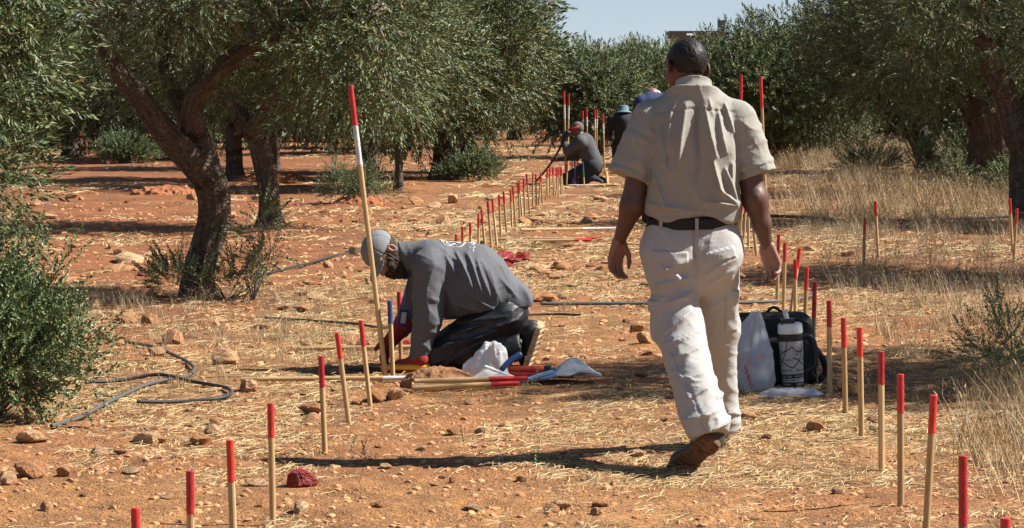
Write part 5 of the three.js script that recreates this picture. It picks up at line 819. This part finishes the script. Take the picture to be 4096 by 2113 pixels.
hose('thin dark hose lying well left of the kneeling man\'s cap', [[-2.1, -22.4], [-1.85, -23.4], [-1.7, -24.4], [-1.5, -25.6]], 0.01, hoseMat);

// ---------- tools and bags ----------
{ // black backpack
  const x = 1.335, z = -14.15, T = thing('backpack', 'black padded backpack standing upright beside the right stake row', 'bag', [x, groundY(x, z), z]), fabric = std(0.012, 0.012, 0.013, 0.85, { bumpMap: clothBump, bumpScale: 0.002 });
  const rb = (cx, cy, cz, hx, hy, hz, r) => (px, py, pz) => { const a = Math.abs(px - cx) - hx + r, b = Math.abs(py - cy) - hy + r, c = Math.abs(pz - cz) - hz + r; return Math.hypot(Math.max(a, 0), Math.max(b, 0), Math.max(c, 0)) + Math.min(0, Math.max(a, b, c)) - r; };
  const b1 = rb(0, 0.19, -0.02, 0.21, 0.19, 0.09, 0.06);
  part(T, 'main_body', net((px, py, pz) => b1(px - 0.06 * (0.19 - py) * (px > 0 ? 1 : 0) + 0.03 * (py - 0.19), py - 0.02 * px * (py > 0.25 ? 1 : 0), pz) - 0.006 * fbm(px * 9, py * 9, pz * 9, 2), [-0.28, -0.02, -0.18], [0.3, 0.42, 0.12], 0.008), fabric);
  part(T, 'front_pocket', net((px, py, pz) => rb(0, 0.14, 0.08, 0.17, 0.12, 0.04, 0.03)(px, py, pz) - 0.004 * fbm(px * 12, py * 12, pz * 12, 2), [-0.2, -0.01, 0.0], [0.2, 0.3, 0.16], 0.007), fabric);
  part(T, 'strap', (() => { const g = tube([[0.21, 0.2, 0.02, 0.016], [0.25, 0.14, 0.04, 0.016], [0.262, 0.08, 0.05, 0.016], [0.24, 0.045, 0.05, 0.016], [0.19, 0.035, 0.05, 0.016]], 24, 8); g.scale(1, 1, 1); return g; })(), fabric);
  part(T, 'zipper', tube([[-0.17, 0.06, 0.07, 0.004], [-0.185, 0.2, 0.072, 0.004], [-0.16, 0.33, 0.066, 0.004], [0, 0.352, 0.062, 0.004], [0.165, 0.335, 0.066, 0.004], [0.195, 0.2, 0.072, 0.004], [0.19, 0.06, 0.07, 0.004]], 60, 6), std(0.04, 0.04, 0.042, 0.4));
  part(T, 'carry_handle', tube([[-0.04, 0.37, -0.02, 0.008], [0, 0.405, -0.02, 0.008], [0.05, 0.375, -0.02, 0.008]], 12, 8), fabric);
}
{ // white carrier bag with a water bottle
  const x = 1.22, z = -13.86, gy = groundY(x, z), bagMat = phys(0.86, 0.89, 0.95, 0.25, { transmission: 0.68, thickness: 0, side: THREE.DoubleSide });
  const P = [], I = [], n = 64, rows = 46;
  for (let j = 0; j <= rows; j++) for (let i = 0; i <= n; i++) {
    const t = j / rows, a = (i % n) / n * 6.283, y = 0.005 + 0.385 * t; let r = t < 0.12 ? lerp(0.075, 0.092, t / 0.12) : t < 0.5 ? 0.092 : lerp(0.092, 0.017, Math.pow((t - 0.5) / 0.5, 0.9));
    const lob = Math.exp(-Math.pow((t - 0.62) / 0.16, 2)) * Math.max(0, Math.cos(a - 3.0)) ** 2 * 0.055;
    r += lob + (0.006 + 0.004 * t) * noise(Math.cos(a) * 3 + t * 2, Math.sin(a) * 3, t * 7) + 0.003 * Math.sin(a * 11 + t * 5) * sstep(0.3, 0.9, t) + 0.004 * Math.abs(noise(Math.cos(a) * 8, Math.sin(a) * 8, t * 3));
    P.push(Math.cos(a) * r - 0.012 * Math.sin(t * 3), y, Math.sin(a) * r * 0.85);
  }
  for (let j = 0; j < rows; j++) for (let i = 0; i < n; i++) { const q = j * (n + 1) + i; I.push(q, q + n + 1, q + 1, q + 1, q + n + 1, q + n + 2); }
  const g = new THREE.BufferGeometry(); g.setAttribute('position', new THREE.Float32BufferAttribute(P, 3)); g.setIndex(I); g.computeVertexNormals();
  const T = thing('carrier_bag', 'translucent white plastic carrier bag twisted shut around a bottle, in front of the backpack', 'bag', [x, gy, z]);
  g.scale(1.1, 1.03, 1.1); part(T, 'bag_film', g, bagMat);
  const print = []; for (let k = 0; k < 9; k++) print.push(new THREE.BoxGeometry(0.008 + 0.006 * (k % 3), 0.007, 0.002).rotateZ(1.3).translate(-0.058 + 0.004 * k - (k % 2) * 0.006, 0.135 - k * 0.013, 0.083));
  part(T, 'red_print', mergeGeometries(print), std(0.5, 0.06, 0.09, 0.7));
  const B = thing('water_bottle', 'water bottle with a blue and red label inside the carrier bag', 'bottle', [x + 0.022, gy + 0.01, z]);
  part(B, 'bottle_body', lathe([[0, 0], [0.036, 0], [0.04, 0.006], [0.04, 0.1], [0.038, 0.14], [0.04, 0.18], [0.04, 0.22], [0.022, 0.265], [0.014, 0.28], [0.014, 0.3], [0, 0.3]], 28), phys(0.8, 0.88, 0.95, 0.12, { transmission: 0.8, thickness: 0 }));
  part(B, 'label', new THREE.CylinderGeometry(0.0412, 0.0412, 0.08, 32, 1, true).translate(0, 0.155, 0), std(0.05, 0.2, 0.5, 0.5, { side: THREE.DoubleSide }));
  part(B, 'label_emblem', new THREE.CylinderGeometry(0.0418, 0.0418, 0.04, 16, 1, true, -0.5, 1.0).translate(0, 0.16, 0), std(0.55, 0.05, 0.06, 0.5, { side: THREE.DoubleSide }));
}
{ // insulated mug
  const x = 1.415, z = -13.93, T = thing('travel_mug', 'white patterned travel mug with black handle and lid, right of the carrier bag', 'mug', [x, groundY(x, z) + 0.012, z]); T.rotation.z = 0.06; T.scale.setScalar(1.14);
  const c = document.createElement('canvas'); c.width = 1024; c.height = 512; const q = c.getContext('2d'); q.fillStyle = '#d9dadb'; q.fillRect(0, 0, 1024, 512); q.strokeStyle = '#14161a'; q.fillStyle = '#14161a'; q.lineWidth = 13;
  for (let k = -1; k < 5; k++) { const X = k * 256; q.beginPath(); q.moveTo(X, 60); q.bezierCurveTo(X + 60, 160, X + 160, 120, X + 256, 60); q.stroke(); q.beginPath(); q.moveTo(X + 190, 0); q.bezierCurveTo(X + 160, 180, X + 60, 260, X, 300); q.stroke(); q.beginPath(); q.moveTo(X, 190); q.bezierCurveTo(X + 80, 190, X + 160, 290, X + 256, 300); q.stroke(); q.font = 'bold 34px sans-serif'; q.fillText('rich!', X + 20, 160); q.fillText('believe', X + 140, 220); q.fillText('Who knows?', X + 40, 340); }
  q.fillRect(0, 372, 1024, 50); q.fillRect(0, 462, 1024, 50); q.fillStyle = '#d9dadb'; for (let k = 0; k < 4; k++) { q.fillText('writing. Drea', k * 256 + 10, 408); q.fillText('is what we', k * 256 + 30, 498); } q.fillStyle = '#14161a'; for (let k = 0; k < 26; k++) q.fillRect(k * 40, 434, 24, 14);
  const t = new THREE.CanvasTexture(c); t.colorSpace = THREE.SRGBColorSpace; t.wrapS = THREE.RepeatWrapping;
  const black = std(0.012, 0.012, 0.013, 0.45);
  part(T, 'cup', new THREE.CylinderGeometry(0.054, 0.047, 0.2, 40, 1, false).translate(0, 0.1, 0), std(0.62, 0.62, 0.63, 0.45, { map: t }));
  part(T, 'band', lathe([[0.055, 0], [0.057, 0.003], [0.057, 0.027], [0.055, 0.03]], 36).translate(0, 0.2, 0), black);
  const lid = part(T, 'lid', lathe([[0, 0.048], [0.046, 0.048], [0.054, 0.04], [0.056, 0.004], [0.05, 0]], 36).translate(0, 0.23, 0), phys(0.75, 0.77, 0.78, 0.3, { clearcoat: 0.3 }));
  part(lid, 'lid_tab', new THREE.BoxGeometry(0.062, 0.022, 0.05).translate(-0.012, 0.287, 0.01), black);
  part(lid, 'straw', tube([[-0.01, 0.28, 0.005, 0.011], [-0.02, 0.335, 0.005, 0.011]], 6, 14), phys(0.7, 0.72, 0.73, 0.2));
  part(T, 'handle', tube([[0.05, 0.215, 0, 0.011], [0.085, 0.212, 0, 0.012], [0.1, 0.19, 0, 0.012], [0.106, 0.13, 0, 0.012], [0.1, 0.08, 0, 0.012], [0.05, 0.06, 0, 0.011]], 36, 10), black);
}
{ // clear wrap lying flat
  const x = 1.375, z = -13.57, T = net((px, py, pz) => ell(px, py - 0.012, pz, [0, 0, 0], [0.155, 0.03, 0.075]) - 0.009 * noise(px * 30, py * 12, pz * 40) - 0.006 * Math.abs(noise(px * 14 + pz * 30, 3, pz * 20)), [-0.2, -0.03, -0.12], [0.2, 0.08, 0.12], 0.006);
  solo('plastic_wrap', 'crumpled clear plastic wrap lying flat before the carrier bag and mug', 'plastic wrap', T, phys(0.8, 0.82, 0.93, 0.14, { transmission: 0.55, thickness: 0 }), [x, groundY(x, z), z]);
}
{ // heap of dug earth
  const x = -0.37, z = -14.12, gy = groundY(x, z);
  const g = net((px, py, pz) => ell(px, py, pz, [0, -0.01, 0], [0.2, 0.105, 0.15]) - 0.014 * fbm(px * 26, py * 26, pz * 26, 4) - 0.008 * fbm(px * 90, py * 90, pz * 90, 2), [-0.27, -0.02, -0.22], [0.27, 0.15, 0.22], 0.005);
  solo('earth_heap', 'small heap of freshly dug crumbly brown earth before the kneeling man', 'earth heap', g, std(0.26, 0.115, 0.05, 0.98, { bumpMap: stoneBump, bumpScale: 0.01 }), [x, gy, z]);
  const m = (x2, z2, rx, ry, rz, label) => solo('earth_heap', label, 'earth heap', net((px, py, pz) => ell(px, py, pz, [0, -0.02, 0], [rx, ry, rz]) - 0.06 * fbm(px * 7, py * 7, pz * 7, 5) - 0.03 * Math.abs(noise(px * 18, py * 18, pz * 18)), [-rx - 0.1, -0.03, -rz - 0.1], [rx + 0.1, ry + 0.1, rz + 0.1], 0.012), std(0.3, 0.105, 0.04, 0.98, { bumpMap: stoneBump, bumpScale: 0.02 }), [x2, groundY(x2, z2), z2]);
  m(-4.9, -39.5, 0.5, 0.13, 0.6, 'red earth mound left of the large forked olive trunk'); m(-3.9, -45, 0.6, 0.12, 0.5, 'red earth mound right of the twisted olive'); m(-1.98, -36.2, 0.35, 0.12, 0.3, 'earth mound under the bush at the old stump');
}
const sackMat = cloth(0.74, 0.72, 0.7), blueSack = cloth(0.25, 0.42, 0.62);
{ // crumpled white sack, brush, blue-white sack, tools
  const s1 = net((x, y, z) => { let d = cap(x, y, z, [-0.03, 0.05, 0], [0.04, 0.125, 0], 0.075, 0.062); d = smin(d, cap(x, y, z, [-0.09, 0.025, 0.02], [0.08, 0.03, 0.02], 0.03, 0.04), 0.05); return d - 0.022 * Math.abs(noise(x * 22 + y * 5, y * 9, z * 22)) - 0.006 * Math.abs(noise(x * 50 + y * 20, y * 22, z * 50)) - 0.02 * sstep(0.12, 0.16, y) * Math.abs(noise(x * 40, 1, z * 40)); }, [-0.16, -0.03, -0.12], [0.17, 0.24, 0.14], 0.0055);
  solo('white_sack', 'crumpled white cloth sack standing behind the brush', 'sack', s1, sackMat, [-0.14, groundY(-0.14, -14.35), -14.35]);
  const B = thing('hand_brush', 'hand brush with white bristles and blue handle leaning on the white sack', 'brush', [-0.075, groundY(-0.075, -14.15), -14.15]);
  const br = [net((x, y, z) => { const u = clamp((x + 0.15) / 0.2, 0, 1), top = 0.088 - 0.38 * (x + 0.06), k = clamp((top - y) / 0.08, 0, 1), a = Math.abs(x + 0.0 + 0.09 * k - 0.015) - 0.072, gz = 0.012 + 0.02 * k, zz = Math.abs(z - 0.008 - 0.05 * k) - gz; return smax(smax(a, zz, 0.006), smax(y - top, 0.004 - y, 0.004), 0.004) - 0.0022 * Math.sin((x + 0.09 * k) * 900); }, [-0.2, -0.02, -0.04], [0.14, 0.14, 0.12], 0.004)]; const R = rng(3); for (const g of br) g.deleteAttribute('uv'); for (let i = 0; i < 60; i++) { const u = R(), v = R(); br.push(tube([[lerp(-0.06, 0.075, u), 0.085 - 0.05 * u + 0.012 * v, 0.01 * v, 0.0022], [lerp(-0.15, 0.05, u), 0.012 + 0.006 * v, 0.05 + 0.03 * v, 0.0016]], 2, 4)); br[i + 1].deleteAttribute('uv'); }
  part(B, 'bristles', mergeGeometries(br), std(0.72, 0.69, 0.63, 0.8), { kind: 'stuff' });
  part(B, 'brush_head', net((x, y, z) => cap(x, y, z, [-0.06, 0.094, 0], [0.08, 0.04, 0.0], 0.013, 0.013), [-0.1, 0.0, -0.04], [0.12, 0.13, 0.04], 0.005), std(0.7, 0.7, 0.66, 0.5));
  part(B, 'handle', tube([[0.02, 0.08, -0.01, 0.015], [0.06, 0.12, -0.03, 0.016], [0.115, 0.155, -0.05, 0.017], [0.122, 0.16, -0.053, 0.012]], 14, 12), std(0.03, 0.07, 0.2, 0.4));
  const s2 = (x, y, z) => { const w = 0.02 * Math.sin(x * 22 + 1) * Math.cos(z * 18) + 0.02 * noise(x * 9, 1, z * 9), h = 0.075 * Math.exp(-Math.pow((x - 0.03) / 0.11, 2)) + 0.02, e = Math.hypot(x / 0.185, z / 0.12) - 1; return smax(Math.abs(y - h * (1 - 0.4 * Math.abs(z) / 0.12) - w * 0.6) - 0.006, e * 0.12 - 0.012 * noise(x * 16, 4, z * 16), 0.006); };
  const S2 = thing('blue_white_sack', 'flattened white and blue sack lying right of the kneeling man\'s shoes', 'sack', [0.29, groundY(0.29, -14.3) + 0.012, -14.3]);
  part(S2, 'sack_cloth', net(s2, [-0.24, -0.05, -0.16], [0.24, 0.16, 0.16], 0.005), sackMat);
  part(S2, 'blue_stripe', net((x, y, z) => smax(s2(x, y, z) - 0.002, Math.abs(x + 0.08 + z * 0.3) - 0.05, 0.004), [-0.24, -0.05, -0.16], [0.1, 0.16, 0.16], 0.005), blueSack);
  part(S2, 'drawstring', tube([[-0.3, 0.008, 0.11, 0.011], [-0.22, 0.012, 0.1, 0.012], [-0.14, 0.035, 0.08, 0.014], [-0.08, 0.05, 0.05, 0.012]], 16, 8), blueSack);
  const O = thing('pick_tool', 'tool with a fat orange-red grip and black collar lying by the shoes', 'tool', [0.08, groundY(0.08, -14.6) + 0.032, -14.6]); O.rotation.z = -Math.PI / 2;
  part(O, 'grip', lathe([[0, -0.1], [0.017, -0.1], [0.021, -0.09], [0.021, -0.02], [0.019, -0.018], [0.021, -0.016], [0.021, 0.09], [0, 0.09]], 20), std(0.55, 0.06, 0.02, 0.45));
  part(O, 'collar', lathe([[0, 0.09], [0.0225, 0.09], [0.0225, 0.125], [0.015, 0.13], [0, 0.13]], 20), std(0.02, 0.02, 0.02, 0.5)); part(O, 'tang', lathe([[0, 0.13], [0.009, 0.13], [0.004, 0.2], [0, 0.2]], 12), std(0.1, 0.1, 0.1, 0.4, { metalness: 0.6 }));
  const O2 = thing('spare_stake', 'red-ended stake lying behind the brush and sacks', 'stake', [-0.02, groundY(-0.02, -14.42) + 0.02, -14.42]); O2.rotation.z = -Math.PI / 2 - 0.02; part(O2, 'painted_end', rod(0.0135, 0.2), paintRed[2]); const sh2 = part(O2, 'shaft', rod(0.013, 0.14), woods[0]); sh2.position.y = 0.2;
  const Y = thing('trowel', 'yellow-handled trowel with dark blade under the kneeling man\'s gloves', 'trowel', [-0.7, groundY(-0.7, -14.75) + 0.022, -14.75]);
  part(Y, 'handle', tube([[0, 0, 0, 0.013], [0.02, 0.003, 0, 0.0165], [0.2, 0.004, -0.02, 0.0165], [0.26, 0.006, -0.03, 0.015]], 16, 12), std(0.75, 0.4, 0.02, 0.45)); part(Y, 'blade', tube([[-0.2, -0.01, 0.02, 0.006], [-0.12, -0.006, 0.012, 0.035], [-0.05, 0, 0.004, 0.03], [0, 0, 0, 0.01]], 18, 12).scale(1, 0.35, 1), std(0.04, 0.04, 0.04, 0.5, { metalness: 0.5 }));
}
// ---------- far hill with its wood and the farm building ----------
{
  const P = [], I = [], nx = 60, nz = 16; for (let j = 0; j <= nz; j++) for (let i = 0; i <= nx; i++) { const x = -150 + 300 * i / nx, d = 170 + 330 * j / nz, h = -1 + 6.5 * sstep(170, 330, d) * (0.8 + 0.2 * noise(x * 0.03, d * 0.02)) + 0.35 * noise(x * 0.1, d * 0.1, 3); P.push(x, h, -d); }
  for (let j = 0; j < nz; j++) for (let i = 0; i < nx; i++) { const a = j * (nx + 1) + i; I.push(a, a + 1, a + nx + 1, a + 1, a + nx + 2, a + nx + 1); }
  const g = new THREE.BufferGeometry(); g.setAttribute('position', new THREE.Float32BufferAttribute(P, 3)); g.setIndex(I); g.computeVertexNormals(); part(scene, 'hill', g, std(0.34, 0.2, 0.11, 0.95)).userData.kind = 'structure';
  const R = rng(91), blobs = []; for (let i = 0; i < 210; i++) { const d = 150 + 170 * R(), x = (R() * 2 - 1) * 0.2 * d, h = -1 + 6.5 * sstep(170, 330, d) * 0.85; if (x > 10 && x < 18 && d > 185 && d < 222) continue; const s = 0.8 + 0.75 * R(); blobs.push([x, h + s * 0.75, -d, s * 1.35, s, s * 1.2]); }
  for (const [x, h] of [[11.4, 3.9], [12.6, 3.7], [13.6, 3.9], [14.8, 3.7], [15.9, 3.9]]) blobs.push([x, h, -203, 1.0, 0.75, 1]);
  const W = new THREE.Group(); W.name = 'distant_wood'; W.userData = { kind: 'stuff', label: 'distant green wood covering the hill on the skyline', category: 'wood' }; scene.add(W);
  crown(W, 'wood_foliage', OLIVE_FAR, leafMat, blobs, 6500, 6, 0.5, 2.2, 17, 0.35, 1.5);
  const Bx = 14.0, Bz = -212, T = thing('farm_building', 'low farm building with a brown roof and a rooftop water tank on the far skyline', 'building', [Bx, 3.2, Bz]);
  const box = (n, w, h, d, x, y, z, m) => part(T, n, new THREE.BoxGeometry(w, h, d).translate(x, y, z), m);
  box('wall', 3.9, 2.1, 3, 0, 1.0, 0, std(0.2, 0.165, 0.14, 0.9)); const rf = box('roof', 4.3, 0.55, 3.4, 0, 2.3, 0, std(0.16, 0.12, 0.11, 0.85)); part(rf, 'roof_sheet', new THREE.BoxGeometry(0.7, 0.02, 0.4).rotateX(0.6).translate(-0.5, 2.35, 1.75), std(0.3, 0.32, 0.34, 0.6)); box('water_tank', 0.55, 0.85, 0.55, 1.9, 3.0, 0, std(0.12, 0.15, 0.18, 0.8)); for (const xx of [-1.2, 0.9]) box('window', 0.6, 0.7, 0.06, xx, 1.0, 1.52, std(0.05, 0.05, 0.06, 0.4));
}
renderer.render(scene, camera);
